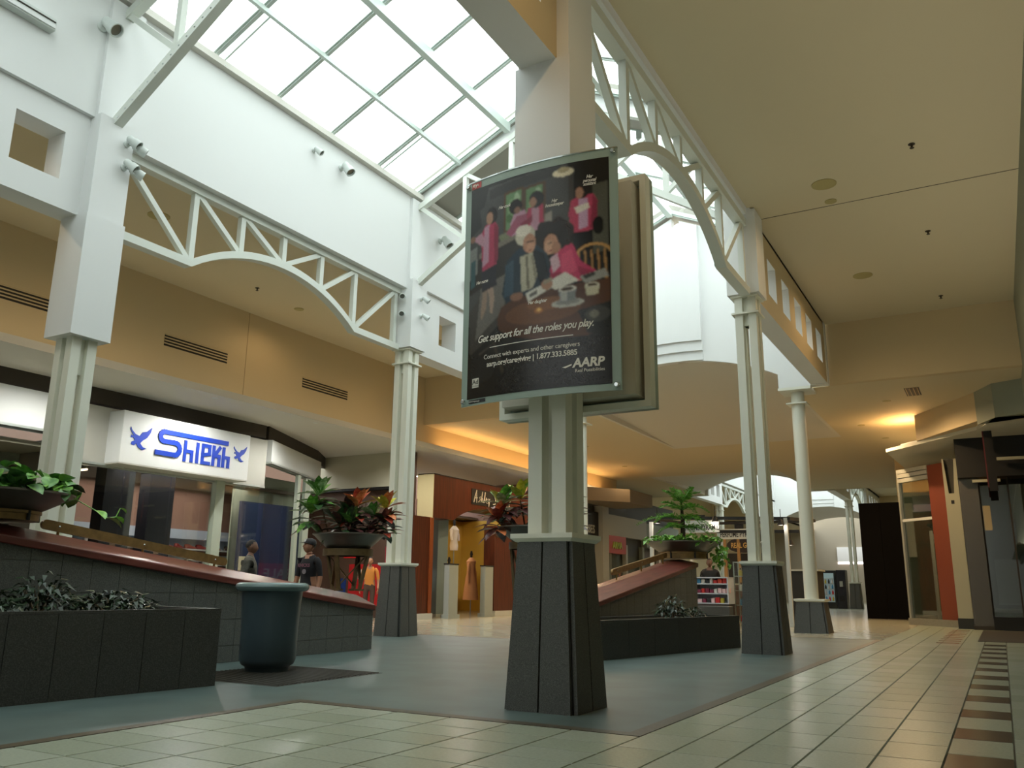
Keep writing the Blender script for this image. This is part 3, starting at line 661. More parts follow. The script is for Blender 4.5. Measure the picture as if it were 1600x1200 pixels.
# left planter box
SOIL = mat('soil', (40, 34, 26), .95, noise=.3, scale=30)
def planter(name, A, B, depth, h, label, tile, mats=GRAND):
    """box planter: front edge A->B in plan, going back by depth (toward -X)"""
    A = Vector((*A, 0)); B = Vector((*B, 0)); L = (B - A).length; d = (B - A) / L; nn = Vector((-d.y, d.x, 0))
    if nn.x > 0: nn = -nn
    t = thing(name, A, label, 'planter', 'granite planter boxes in the court')
    def P(u, w, z): return tuple(A + d * u + nn * w + Vector((0, 0, z)))
    def bx(u0, u1, w0, w1, z0, z1): return MB().hexa([P(u0, w0, z0), P(u1, w0, z0), P(u1, w1, z0), P(u0, w1, z0)][::-1], [P(u0, w0, z1), P(u1, w0, z1), P(u1, w1, z1), P(u0, w1, z1)][::-1])
    th = .07
    c = bx(.02, L - .02, .02, depth - .02, 0, h - .12); c.build('core', BLACK, t)
    bx(.03, L - .03, .03, depth - .03, h - .12, h - .08).build('soil', SOIL, t)
    rim = MB()
    for a in ((0, L, 0, th), (0, L, depth - th, depth), (0, th, th, depth - th), (L - th, L, th, depth - th)):
        q = bx(*a, h - .025, h); rim.add(q.v, q.f)
    rim.build('rim', GRAND, t)
    n = max(1, round(L / tile))
    for i in range(n):
        bx(i * L / n + .003, (i + 1) * L / n - .003, 0, th - .01, 0, h - .026).build('granite_tile', mats, t)
    n2 = max(1, round((depth - 2 * th) / tile))
    for i in range(n2):
        w0 = th + i * (depth - 2 * th) / n2
        for u0, u1 in ((0, th - .01), (L - th + .01, L)): bx(u0, u1, w0 + .003, w0 + (depth - 2 * th) / n2 - .003, 0, h - .026).build('granite_tile', mats, t)
    return t, P
pl1, P1 = planter('planter_box', (-7.32, 3.0), (-6.97, 6.28), 1.55, .75, 'long granite planter box at the lower left with low shrubs', .42)
pl2, P2 = planter('planter_box', (-5.0, 11.4), (-4.12, 15.5), .9, .545, 'low granite planter box between the middle column and the right column', .75)
tag(MB().box(-7.75, -6.25, 22.6, 22.95, 0, .56).build('low_wall', GRAND, at=(-7, 22.8, 0), bevel=.02), 'low brown granite wall in front of the perfume stand', 'low wall')
def bench(front, ya, yb, za, zb, label, rise=.24, width=.55, tile=.36):
    """sloping granite wall with tilted wooden rail; front = X of the visible face, za at ya, zb at yb (top of granite)"""
    t = thing('bench_wall', (front, (ya + yb) / 2, 0), label, 'bench', 'sloping benches with wooden tops')
    def zz(y): return za + (zb - za) * (y - ya) / (yb - ya)
    core = MB().prism([(ya + .01, 0), (yb - .01, 0), (yb - .01, zz(yb) - .01), (ya + .01, zz(ya) - .01)], 'x', front - width, front - .02).build('wall_core', mat('bench_core', (136, 136, 126), .7), t)
    n = round((yb - ya) / tile); w = (yb - ya) / n
    rows = [0, .21, .545, .88, 1.215, 1.55, 1.9]
    for i in range(n):
        y0, y1 = ya + i * w + .003, ya + (i + 1) * w - .003
        for r0, r1 in zip(rows, rows[1:]):
            z0, t0, t1 = r0 + .003, min(r1 - .003, zz(y0)), min(r1 - .003, zz(y1))
            if t0 - z0 < .02 and t1 - z0 < .02: continue
            t0 = max(t0, z0 + .001); t1 = max(t1, z0 + .001)
            MB().prism([(y0, z0), (y1, z0), (y1, t1), (y0, t0)], 'x', front - .03, front).build('granite_tile', BENG, core)
    def cap(y): z = zz(y); return [(front + .05, z + .0), (front + .05, z + .085), (front - .36, z + rise), (front - width - .04, z + rise), (front - width - .04, z)]
    a = [(x, ya, z) for x, z in cap(ya)]; b = [(x, yb, z) for x, z in cap(yb)]
    MB().hexa(a[::-1], b[::-1]).build('wooden_top', REDW, t, bevel=.012)
    return t, zz
b1, z1f = bench(-8.87, 3.2, 11.12, 1.61, .6, 'left sloping granite bench wall with red wooden top')
b2, z2f = bench(-5.75, 12.4, 18.3, .62, 1.46, 'right sloping bench wall behind the low planter, rising away', .17)
def rail(x, y0, z0, y1, z1, label):
    t = thing('handrail', (x, y0, z0), label, 'handrail', 'brass handrails on the benches')
    m = MB(); n = 8
    d = Vector((0, y1 - y0, z1 - z0)).normalized(); u = Vector((0, -d.z, d.y)); h = .055
    for_pts = []
    pts = []
    for k in range(n + 1):
        a = math.pi / 2 + math.pi * k / n; pts.append(Vector((0, y0, z0)) + d * (h * math.cos(a)) + u * (h * math.sin(a)))
    for k in range(n + 1):
        a = -math.pi / 2 + math.pi * k / n; pts.append(Vector((0, y1, z1)) + d * (h * math.cos(a)) + u * (h * math.sin(a)))
    m.hexa([(x - .02, p.y, p.z) for p in pts], [(x + .02, p.y, p.z) for p in pts]); m.build('bar', BRASSD, t)
    for f_ in (.06, .5, .94):
        y = y0 + (y1 - y0) * f_; z = z0 + (z1 - z0) * f_
        MB().tube([(x, y, z - .16), (x, y, z - .03)], .014, 8).build('bracket', BRASS, t, smooth=True)
        b = MB().ball((x + .022, y, z), (.006, .014, .014), 8, 5); b.build('bolt', CHROME, t, smooth=True)
rail(-9.32, 5.75, 1.625, 8.35, 1.29, 'long brass handrail bar along the left bench top')
rail(-6.2, 14.7, 1.28, 17.6, 1.69, 'short brass handrail bar on the right bench top')
# waste bin
bn = thing('waste_bin', (-7.62, 7.62, 0), 'dark blue-green plastic waste bin with rolled rim, left of centre', 'waste bin')
BINM = mat('bin_plastic', (64, 78, 84), .3, spec=.4)
MB().lathe([(.25, 0.008), (.255, .06), (.3, .085), (.325, .14), (.33, .5), (.345, .8), (.36, .92), (.375, .955)], (-7.62, 7.62, 0), 40).build('body', BINM, bn, smooth=True)
rim = MB(); prof = [(.378 + .052 * math.cos(a), .965 + .05 * math.sin(a)) for a in [2 * math.pi * k / 12 for k in range(13)]]
rim.lathe(prof, (-7.62, 7.62, 0), 40, caps=False).build('rim', mat('bin_rim_skylit', (104, 126, 126), .22), bn, smooth=True)  # paler than the body: skylight on the rim is put into its colour
MB().lathe([(.0, .93), (.34, .93)], (-7.62, 7.62, 0), 32, caps=False).build('inner_lid', BLACK, bn)
MB().lathe([(.24, .005), (.24, .03)], (-7.62, 7.62, 0), 32).build('foot_ring', BLACK, bn)

# ---- bowls
BOWL = mat('bowl_bronze', (104, 98, 88), .38, .55, noise=.12, scale=4)
def bowl(x, y, z, r, rb, h, name, label, base_h=.0, base_r=None, basem=BRASSD, group='metal planting bowls'):
    t = thing(name, (x, y, z - base_h), label, 'plant bowl', group)
    prof = [(rb * .2, 0), (rb, 0), (rb + (r - rb) * .5, h * .46), (r - .03, h - .035), (r, h - .02), (r, h), (r - .05, h), (r - .09, h - .05), (rb * .8, h - .07), (.02, h - .07)]
    MB().lathe(prof, (x, y, z), 48).build('bowl', BOWL, t, smooth=True)
    MB().lathe([(.02, h - .065), (r - .1, h - .055), (r - .12, h - .04), (.02, h - .02)], (x, y, z), 32).build('soil', SOIL, t)
    if base_h:
        MB().lathe([(base_r, -base_h), (base_r, -.035), (base_r + .02, -.03), (base_r + .02, 0)], (x, y, z), 36).build('drum_base', basem, t, smooth=True)
        for k in range(6):
            a = k * math.pi / 3 + .3
            MB().tube([(x + (base_r + .01) * math.cos(a), y + (base_r + .01) * math.sin(a), z - base_h), (x + (base_r + .01) * math.cos(a), y + (base_r + .01) * math.sin(a), z)], .02, 8).build('drum_lug', BLACK, t)
    return t
bowl(-9.2, 5.08, 1.72, .77, .44, .19, 'plant_bowl', 'wide bronze bowl of trailing vines on the high end of the left bench', .1, .44)
bowl(-6.05, 18.35, 1.78, .83, .52, .22, 'plant_bowl', 'wide bronze bowl with a small pine on the high end of the right bench', .14, .5)
def stand_bowl(x, y, z0, label, label2, zr=1.86):
    bowl(x, y, zr - .23, .58, .34, .23, 'plant_bowl', label)
    t = thing('bowl_stand', (x, y, z0), label2, 'stand', 'crossed-leg bowl stands')
    SB = mat('stand_bronze', (104, 86, 54), .5, .3, noise=.2, scale=12)
    MB().lathe([(.4, zr - .35), (.4, zr - .24), (.37, zr - .24), (.37, zr - .35)], (x, y, 0), 28).build('ring', SB, t, smooth=True)
    for k in range(4):
        a = k * math.pi / 2 + .2; ca, sa = math.cos(a), math.sin(a); a2 = a + math.pi / 2; cb_, sb_ = math.cos(a2), math.sin(a2)
        top = (x + .38 * ca, y + .38 * sa, zr - .26); bot = (x + .24 * ca, y + .24 * sa, z0 + .02)
        MB().beam(top, bot, .07, .035).build('leg', SB, t)
        MB().beam((x + .36 * cb_, y + .36 * sb_, zr - .32), (x + .25 * ca, y + .25 * sa, z0 + .08), .045, .02).build('cross_brace', SB, t)
        MB().box(bot[0] - .05, bot[0] + .05, bot[1] - .05, bot[1] + .05, z0, z0 + .03).build('foot', SB, t)
stand_bowl(-9.15, 10.75, .905, 'shallow metal bowl of tall crotons on a crossed stand beyond the waste bin', 'crossed brass stand carrying the croton bowl beyond the waste bin', 1.8)
stand_bowl(-6.35, 11.9, .0, 'shallow metal bowl of crotons half hidden behind the middle column', 'crossed brass stand hidden behind the middle column', 1.92)
# ---- plants
def leaf_mesh(name, l, w, bend, m, fold=.25, tip=.0):
    n = 5; vs = []; fs = []
    for i in range(n + 1):
        t = i / n; ww = w * (math.sin(math.pi * min(1, t * .9 + .08)) ** .8) * .5
        if i == n: ww = .002
        x = l * t; z = -bend * t * t * l
        vs += [(x, -ww, z + ww * fold), (x, 0, z), (x, ww, z + ww * fold)]
    for i in range(n):
        for j in range(2): fs.append((3 * i + j, 3 * i + 3 + j, 3 * i + 4 + j, 3 * i + 1 + j))
    return MB().add(vs, fs).mesh(name, m, smooth=True)
def leafm(name, c1, c2, rough=.35, scale=14):
    m = bpy.data.materials.new(name); m.use_nodes = True; nt = m.node_tree; p = nt.nodes['Principled BSDF']
    tc = nt.nodes.new('ShaderNodeTexCoord'); n = nt.nodes.new('ShaderNodeTexNoise'); n.inputs['Scale'].default_value = scale
    r = nt.nodes.new('ShaderNodeValToRGB'); r.color_ramp.elements[0].position = .4; r.color_ramp.elements[1].position = .62
    r.color_ramp.elements[0].color = rgb(*c1); r.color_ramp.elements[1].color = rgb(*c2)
    nt.links.new(tc.outputs['Object'], n.inputs['Vector']); nt.links.new(n.outputs['Fac'], r.inputs['Fac']); nt.links.new(r.outputs['Color'], p.inputs['Base Color'])
    p.inputs['Roughness'].default_value = rough; return m
LG = leafm('leaf_green', (62, 112, 46), (112, 164, 76)); LG2 = leafm('leaf_light_green', (86, 150, 50), (140, 190, 80)); LD = leafm('leaf_dark_green', (36, 62, 34), (62, 94, 52))
LR = leafm('leaf_red', (150, 52, 40), (190, 96, 70)); LY = leafm('leaf_yellow', (180, 180, 50), (222, 214, 90)); LP = leafm('leaf_purple', (66, 38, 38), (104, 58, 54)); LO = leafm('leaf_orange', (206, 110, 60), (232, 156, 110))
LPK = leafm('leaf_pale', (120, 160, 100), (200, 218, 176))
STEM = mat('plant_stem', (84, 70, 46), .8)
cro = {k: leaf_mesh('leaf', .37, .15, .3, m) for k, m in dict(g=LG, d=LD, r=LR, y=LY, p=LP, o=LO, l=LG2, w=LPK).items()}
def croton(root, heads):
    """heads: (x,y,z of rosette, base xy, z0, palette top, palette low, size)"""
    for (x, y, z, bx_, by_, z0, top, low, sz) in heads:
        MB().tube([(bx_, by_, z0), ((bx_ + x) / 2, (by_ + y) / 2, (z0 + z) / 2 + .03), (x, y, z)], [.016, .013, .01], 6).build('stem', STEM, root)
        L = world_loc(root)
        for k in range(12):
            a = k * 2.4 + random.random() * .5; tilt = -1.3 + .2 * (k % 5) + random.random() * .2
            share('leaf', cro[random.choice(top)], root, Vector((x, y, z + .02)) - L, (0, tilt, a), (sz, sz, sz))
        for k in range(12):
            a = k * 2.4 + 1 + random.random() * .5; tilt = -.35 + .16 * (k % 5)
            share('leaf', cro[random.choice(low)], root, Vector((x, y, z - .06 - .012 * k)) - L, (0, tilt, a), (sz * 1.05,) * 3)
def croton_plant(x, y, z, label, seed, spec):
    random.seed(seed)
    t = thing('croton_plant', (x, y, z), label, 'plant', 'croton plants in bowls')
    croton(t, [(x + a, y + b, z + h, x + a * .6, y + b * .6, z, tp, lw, s) for a, b, h, tp, lw, s in spec])
croton_plant(-9.15, 10.75, 1.73, 'tall croton with green, red and yellow leaves in the bowl beyond the waste bin', 3,
             [(-.36, -.38, .66, 'wgd', 'gdd', 1.0), (-.42, -.46, .36, 'wgl', 'dgp', .95), (-.12, .1, .38, 'gdp', 'dpp', .95), (.02, .14, .5, 'yoor', 'rpp', 1.0), (.2, .3, .3, 'gdw', 'dpp', .9), (.38, .44, .48, 'yyo', 'rpo', .95), (.4, .4, .24, 'dp', 'pdr', .85), (-.05, -.2, .2, 'dp', 'pd', .9), (.1, -.1, .22, 'dg', 'pdp', .9)])
croton_plant(-6.35, 11.9, 1.86, 'croton with lime and red leaves showing on both sides of the middle column', 5,
             [(-.42, -.3, .38, 'wlly', 'dpg', 1.0), (-.2, -.1, .48, 'lyo', 'dpp', 1.0), (-.46, -.36, .14, 'ro', 'rpo', .95), (.1, .1, .42, 'ld', 'pd', 1.0), (.4, .36, .46, 'gd', 'pd', .95), (.46, .42, .18, 'dp', 'pp', .9)])
# trailing vine bowl (left): heart leaves, one by one
pot = [leaf_mesh('leaf', .15, .13, .3, m, .3) for m in (LG, LG, LG2, LD, leafm('leaf_mid', (66, 118, 50), (110, 160, 74)))]
random.seed(11)
vn = thing('trailing_vine', (-9.2, 5.08, 1.86), 'bright green trailing vine filling the bowl at the left edge', 'plant')
for k in range(290):
    a = random.random() * 6.283; r = .76 * math.sqrt(random.random())
    h = .03 + .27 * (1 - (r / .9) ** 2) * random.random() + .07 * random.random()
    share('leaf', random.choice(pot), vn, (r * math.cos(a), r * math.sin(a), h), (random.uniform(-.5, .5), random.uniform(-.6, .7), random.random() * 6.283), (random.uniform(.85, 1.35),) * 3)
tr = [(.5, .55, .03), (.56, .64, -.03), (.62, .76, -.1), (.64, .9, -.17), (.64, 1.0, -.15), (.63, 1.05, -.05)]
MB().tube(tr, .006, 5).build('tendril', LG2, vn, local=True)
for p, rz, s in ((tr[2], .2, 1.1), (tr[3], 1.2, 1.2), (tr[4], 1.6, .8), (tr[5], 1.4, .6)): share('leaf', pot[2], vn, p, (0, .3, rz), (s,) * 3)
# pine and ground vine bowl (right)
random.seed(21)
def stuff_leaves(n, fn, l, w, m, name, root, bend=.3):
    mb = MB()
    for k in range(n):
        p, rot, s = fn(k); q = Matrix.Translation(p) @ Matrix.Rotation(rot[2], 4, 'Z') @ Matrix.Rotation(rot[1], 4, 'Y') @ Matrix.Rotation(rot[0], 4, 'X')
        pts = [(0, 0, 0), (l * .45 * s, -w * .5 * s, .02), (l * s, 0, -bend * l * s), (l * .45 * s, w * .5 * s, .02)]
        mb.add([q @ Vector(v) for v in pts], [(0, 1, 2, 3)])
    o = mb.build(name, m, root); tag(o, kind='stuff'); return o
pv = thing('ground_vine', (-6.05, 18.35, 1.96), 'low bright green vine spilling from the pine bowl on the right bench', 'plant')
def gv(k):
    a = random.random() * 6.283; r = .82 * math.sqrt(random.random())
    return Vector((-6.05 + r * math.cos(a), 18.35 + r * math.sin(a), 1.97 + .14 * random.random())), (random.uniform(-.5, .5), random.uniform(-.6, .6), random.random() * 6.283), random.uniform(.7, 1.3)
stuff_leaves(320, gv, .14, .11, LG2, 'foliage', pv)
def gv2(k):
    return Vector((-5.45 + random.uniform(-.1, .25), 18.85 + random.uniform(-.2, .3), 1.95 - .45 * random.random())), (random.uniform(-.5, .5), random.uniform(.2, 1.2), random.random() * 6.283), random.uniform(.7, 1.2)
stuff_leaves(60, gv2, .14, .1, LG2, 'hanging_foliage', pv)
pine = thing('potted_pine', (-6.05, 18.35, 1.96), 'small feathery pine standing in the bowl on the right bench', 'plant')
MB().tube([(-6.05, 18.35, 1.9), (-6.04, 18.36, 2.4), (-6.06, 18.36, 3.0)], [.07, .05, .015], 8).build('trunk', mat('pine_trunk', (60, 48, 36), .9), pine)
br = MB(); nd = MB()
for lv, (z, rr, nb, up, dr) in enumerate(((2.3, .6, 4, .3, .4), (2.5, .9, 5, .36, .5), (2.7, .62, 5, .4, .36), (2.86, .42, 7, .5, .22))):
    for k in range(nb):
        a = k * 6.283 / nb + lv * .7 + random.uniform(-.3, .3); r_ = rr * random.uniform(.75, 1.1); dz = dr * random.uniform(.6, 1.3)
        def bp(f_): return Vector((-6.05 + r_ * f_ * math.cos(a), 18.35 + r_ * f_ * math.sin(a), z + up * f_ - dz * f_ * f_))
        br.tube([bp(t) for t in (0, .25, .5, .75, 1)], [.012, .01, .008, .006, .003], 4)
        for t in range(2, 26):
            f_ = t / 25; p = bp(f_)
            for s_ in (-1, 1):
                d = Vector((math.cos(a + s_ * 1.05), math.sin(a + s_ * 1.05), random.uniform(-.1, .5))) * (.2 * (1.1 - f_ * .75) * random.uniform(.7, 1.15))
                sd = Vector((-d.y, d.x, 0)).normalized() * .009
                nd.add([p - sd, p + sd, p + d * .6 + sd + Vector((0, 0, .015)), p + d, p + d * .6 - sd + Vector((0, 0, .015))], [(0, 1, 2, 3, 4)])
br.build('branches', LG, pine); tag(nd.build('needles', LG2, pine), kind='stuff')
def shrub(x, y, z, r, h, n, label, seed):
    random.seed(seed)
    t = thing('shrub', (x, y, z), label, 'shrub', 'small dark shrubs in the planter boxes')
    def fn(k):
        a = random.random() * 6.283; rr = r * math.sqrt(random.random()); hh = h * (1 - (rr / r) ** 2 * .7) * random.uniform(.3, 1)
        return Vector((x + rr * math.cos(a), y + rr * math.sin(a), z + hh)), (random.uniform(-.4, .4), random.uniform(-.9, .3), a + random.uniform(-.6, .6)), random.uniform(.7, 1.2)
    stuff_leaves(n, fn, .13, .045, leafm('leaf_shrub', (26, 44, 26), (44, 66, 38)), 'foliage', t)
    m_ = MB()
    for k in range(7):
        a = k * .9; m_.tube([(x, y, z), (x + r * .6 * math.cos(a), y + r * .6 * math.sin(a), z + h * .7)], [.01, .005], 5)
    m_.build('stems', STEM, t)
shrub(-8.2, 5.1, .66, .3, .42, 220, 'taller dark shrub at the back of the lower-left planter', 1)
shrub(-8.0, 5.75, .66, .42, .26, 240, 'spreading low shrub near the end of the lower-left planter', 2)
shrub(-7.9, 4.3, .66, .35, .3, 160, 'shrub at the left edge of the lower-left planter', 4)
shrub(-5.0, 14.45, .46, .26, .42, 200, 'taller shrub in the low right planter', 5)
shrub(-4.85, 15.1, .46, .18, .22, 90, 'small shrub at the far end of the low right planter', 6)
# ================================================================== FIXTURES
FIXW = mat('fixture_white', (206, 212, 208), .35); LENS = mat('lamp_lens', (120, 120, 112), .1, .4)
def rot_to(d): return Vector((0, 0, 1)).rotation_difference(Vector(d).normalized()).to_matrix().to_4x4()
def place(mb, mtx): mb.v = [tuple(mtx @ Vector(v)) for v in mb.v]; return mb
def spotlight(p, n, aim, label, s=1.0, group='spotlights on the atrium walls', two=False):
    p = Vector(p); n = Vector(n).normalized()
    t = thing('spotlight', p, label, 'spotlight', group)
    place(MB().lathe([(.07 * s, 0), (.07 * s, .03 * s), (.04 * s, .05 * s)], (0, 0, 0), 14), Matrix.Translation(p) @ rot_to(n)).build('wall_plate', FIXW, t, smooth=True)
    heads = [Vector(aim)] if not two else [Vector(aim), Vector(aim) + Vector((.1, .9, -.1))]
    for k, a in enumerate(heads):
        j = p + n * .16 * s + Vector((0, .1 * s * k * 1.4, .05 * s * (1 - 2 * k) if two else 0))
        MB().tube([p + n * .03 * s, j], .018 * s, 8).build('arm', FIXW, t, smooth=True)
        a = a.normalized(); q = Matrix.Translation(j - a * .1 * s) @ rot_to(a)
        h = place(MB().lathe([(.04 * s, 0), (.075 * s, .03 * s), (.08 * s, .14 * s), (.1 * s, .17 * s), (.105 * s, .3 * s), (.09 * s, .3 * s), (.085 * s, .25 * s)], (0, 0, 0), 18), q).build('lamp_head', FIXW, t, smooth=True)
        place(MB().lathe([(.001, .262 * s), (.088 * s, .262 * s)], (0, 0, 0), 16, caps=False), q).build('lens', LENS, h)
spotlight((-10.74, 6.42, 9.0), (1, 0, 0), (.8, .25, -.75), 'large white floodlight high on the wall at the upper left', 1.05)
spotlight((-10.75, 10.95, 9.2), (1, 0, 0), (.7, .4, -.7), 'small spotlight left of the pair on the bright wall above the arched truss', .62)
spotlight((-10.75, 11.75, 9.2), (1, 0, 0), (.6, .1, -.85), 'larger spotlight of the pair on the bright wall above the arched truss', .95)
spotlight((-10.74, 15.3, 8.95), (1, 0, 0), (.6, .1, -.85), 'spotlight on the wall left of the poster, under the far roof truss', 1.0)
spotlight((-10.58, 6.95, 7.3), (1, 0, 0), (.6, .5, -.6), 'upper double spotlight on the left column below the roof truss', .72, two=True)
spotlight((-10.58, 6.95, 6.92), (1, 0, 0), (.6, .5, -.6), 'lower double spotlight on the left column below the roof truss', .72, two=True)
for z, w in ((7.2, 'upper'), (6.8, 'lower')):
    spotlight((-10.8, Y2 - .28, z), (0, -1, 0), (.5, -.5, -.4), w + ' spotlight on the camera side of the slender left column', .6)
    spotlight((-10.58, Y2 + .05, z), (1, 0, 0), (.6, .4, -.5), w + ' spotlight on the court side of the slender left column', .6)
    spotlight((XR - .28, Y2 - .1, z - .05), (-1, 0, 0), (-.6, -.4, -.5), w + ' spotlight beside the truss end on the right column', .65)
sl_ = thing('strip_light', (-10.74, 4.9, 8.4), 'white fluorescent strip light on the wall in the upper left corner', 'strip light')
MB().box(-10.74, -10.6, 3.7, 5.7, 8.42, 8.6).build('housing', FIXW, sl_, bevel=.01)
MB().box(-10.6, -10.58, 3.72, 5.68, 8.44, 8.5).build('diffuser', WHITE, sl_)
MB().box(-10.6, -10.585, 3.72, 5.68, 8.53, 8.545).build('seam', DARK, sl_)
bx_ = thing('exit_box', (-10.74, 16.6, 8.2), 'small white box fixture on the wall just left of the poster', 'fixture')
MB().box(-10.74, -10.6, 16.4, 16.7, 8.1, 8.35).build('housing', FIXW, bx_, bevel=.02)
MB().box(-10.6, -10.59, 16.45, 16.65, 8.14, 8.31).build('cover', WHITE, bx_)
# wall vents
def vent(y0, y1, z0, label):
    X = -15.75
    t = thing('wall_vent', (X, (y0 + y1) / 2, z0), label, 'vent', 'slatted vents in the tan wall')
    MB().box(X - .015, X + .004, y0, y1, z0, z0 + .27).build('recess', BLACK, t)
    for k in range(4):
        z = z0 + .04 + k * .068
        MB().hexa([(X + .003, y0, z + .015), (X + .003, y1, z + .015), (X + .015, y1, z), (X + .015, y0, z)], [(X + .003, y0, z + .035), (X + .003, y1, z + .035), (X + .015, y1, z + .02), (X + .015, y0, z + .02)]).build('slat', TAN, t)
vent(11.86, 13.67, 6.17, 'dark slatted vent in the tan wall under the arched truss, middle of three')
vent(16.26, 18.1, 6.14, 'dark slatted vent in the tan wall beside the slender column, rightmost of three')
vent(7.1, 9.28, 6.15, 'dark slatted vent in the tan wall at the left edge')
cv = thing('ceiling_vent', (-1.5, 23.5, ZP), 'small slatted ceiling vent in the warm lit passage ceiling', 'vent')
MB().box(-1.65, -1.3, 23.2, 24.2, ZP - .006, ZP).build('recess', BLACK, cv)
for k in range(4): MB().box(-1.62 + .09 * k, -1.6 + .09 * k, 23.2, 24.2, ZP - .02, ZP - .006).build('slat', TAN, cv)
SPRM = mat('sprinkler_dark', (52, 44, 32), .5)
def sprinkler(x, y, label, z=ZC):
    t = thing('sprinkler', (x, y, z), label, 'sprinkler', 'ceiling sprinklers')
    MB().lathe([(.05, -.008), (.05, 0)], (x, y, z), 14).build('rosette', SPRM, t)
    MB().lathe([(.012, -.06), (.018, -.03), (.02, -.008)], (x, y, z), 10).build('body', SPRM, t)
    MB().lathe([(.03, -.07), (.034, -.062)], (x, y, z), 10).build('deflector', SPRM, t)
for x, y, l in ((-.48, 13.06, 'dark sprinkler in the tan ceiling, nearest of the three on the right'), (-.5, 16.7, 'dark sprinkler in the tan ceiling, middle of the three on the right'), (-.51, 20.8, 'dark sprinkler in the tan ceiling, farthest of the three on the right'), (-14.2, 13.0, 'dark sprinkler in the left aisle ceiling seen below the arched truss')): sprinkler(x, y, l)
def downlight(x, y, r, label, z=ZC, energy=0):
    t = thing('downlight', (x, y, z), label, 'downlight', 'recessed ceiling downlights')
    MB().lathe([(r * .62, -.012), (r, -.01), (r, 0), (r * .62, 0)], (x, y, z), 24).build('trim_ring', mat('downlight_ring', (168, 156, 104), .5), t, smooth=True)
    MB().lathe([(.001, -.008), (r * .64, -.008)], (x, y, z), 20, caps=False).build('reflector', mat('downlight_reflector', (104, 94, 58), .4), t)
    if energy:
        l = lamp('downlight_lamp', 'SPOT', (0, 0, -.03), energy, (1, .68, .36), size=.08, spot=165); l.parent = t
downlight(-1.88, 13.8, .2, 'larger round downlight in the tan ceiling on the right', energy=60)
downlight(-1.89, 14.52, .1, 'smaller round downlight just behind the larger one in the tan ceiling')
downlight(-14.43, 14.6, .12, 'small round downlight in the left aisle ceiling behind the arched truss', energy=60)
for k, (x, y) in enumerate(((-1.9, 4.5), (-1.9, 18.6), (-12.9, 4.5), (-12.9, 9.3), (-12.9, 18.6))):
    downlight(x, y, .2, 'round aisle downlight number %d out of view above the frame' % (k + 1) if k == 99 else ['round downlight in the ceiling close above the camera', 'round downlight in the right ceiling before the cross wall', 'round downlight over the left aisle nearest the camera', 'round downlight over the left aisle by the sportswear shop', 'round downlight over the left aisle by the wooden boutique'][k], energy=130)
PW = 560
for k, (x, y) in enumerate(((-12.8, 24.2), (-12.8, 28.0), (-2.2, 24.6), (-2.9, 30.8), (-3.3, 28.0), (-13.5, 33.5), (-8, 33.5))):
    downlight(x, y, .11, ['warm downlight in the passage left of the round column', 'second warm downlight in the passage ceiling, left side', 'warm downlight in the passage ceiling right of the round column', 'warm downlight in front of the glazed corner shop', 'warm downlight beside the vault on the right', 'far warm downlight over the left shops', 'far warm downlight in the middle of the flat passage ceiling'][k], ZP, PW)
# small soffit downlights, added to brighten the shopfronts
SL = ['added soffit downlight at the left edge shop', 'added soffit downlight before the shoe shop sign, left', 'added soffit downlight before the shoe shop sign, right', 'added soffit downlight before the angled shopfront', 'added soffit downlight near the boutique pier', 'added soffit downlight over the boutique entrance', 'added soffit downlight past the boutique entrance']
for k, y in enumerate((6.5, 9.8, 13.2, 16.6, 20.0, 24.2, 28.5)):
    t = thing('added_soffit_light', (-15.5, y, 5.2), SL[k], 'downlight', 'small downlights added in the grey soffit')
    MB().lathe([(.045, -.006), (.07, -.006), (.07, 0), (.045, 0)], (-15.5, y, 5.2), 16).build('trim_ring', FIXW, t); MB().lathe([(.001, -.003), (.05, -.003)], (-15.5, y, 5.2), 14, caps=False).build('reflector', LENS, t)
    l = lamp('added_soffit_lamp', 'SPOT', (0, 0, -.02), 420, (1, .97, .92), size=.06, spot=165); l.parent = t
# cove lamps: warm strips lying on top of the ledges, washing the passage ceiling
def cove(p, q, e, label, col=WARM):
    p = Vector(p); q = Vector(q); c = (p + q) / 2; L = (q - p).length; a = math.atan2(q.y - p.y, q.x - p.x)
    t = thing('cove_lamp', c, label, 'cove lamp', 'warm cove lamps on the ledges')
    MB().beam(p, q, .08, .04).build('housing', FIXW, t)
    l = lamp('cove_tube', 'AREA', (0, 0, .03), e, col, (math.pi, 0, a), L, .06); l.parent = t
cove((-2.2, 27.95, 5.34), (-1.0, 26.5, 5.34), 140, 'warm cove lamp on the angled ledge by the corner shop')
cove((-15.4, 22.6, 5.3), (-15.4, 36, 5.3), 95, 'warm cove lamp in the left cove beyond the cross wall')
cove((-15.4, -7.5, 5.3), (-15.4, 21.9, 5.3), 20, 'long cove lamp at the foot of the tan left wall', SOFTW)
cove((.72, 3.2, 2.7), (.72, 19, 2.7), 108, 'long uplight strip added out of frame to lift the right aisle ceiling', SOFTW)  # added lamp on the unseen shelf, brightens the right aisle ceiling

# ================================================================== LEFT SHOPS
SF = -17.0
FASC = mat('shop_fascia_white', (198, 202, 199), .6); FASG = mat('shop_fascia_grey', (172, 172, 162), .6)
wsl = struct(MB().box(-19.6, SF - .02, -8, 16.35, 4.85, 5.27), 'wall_shops_left', DARK, at=(SF, 6, 4.85))
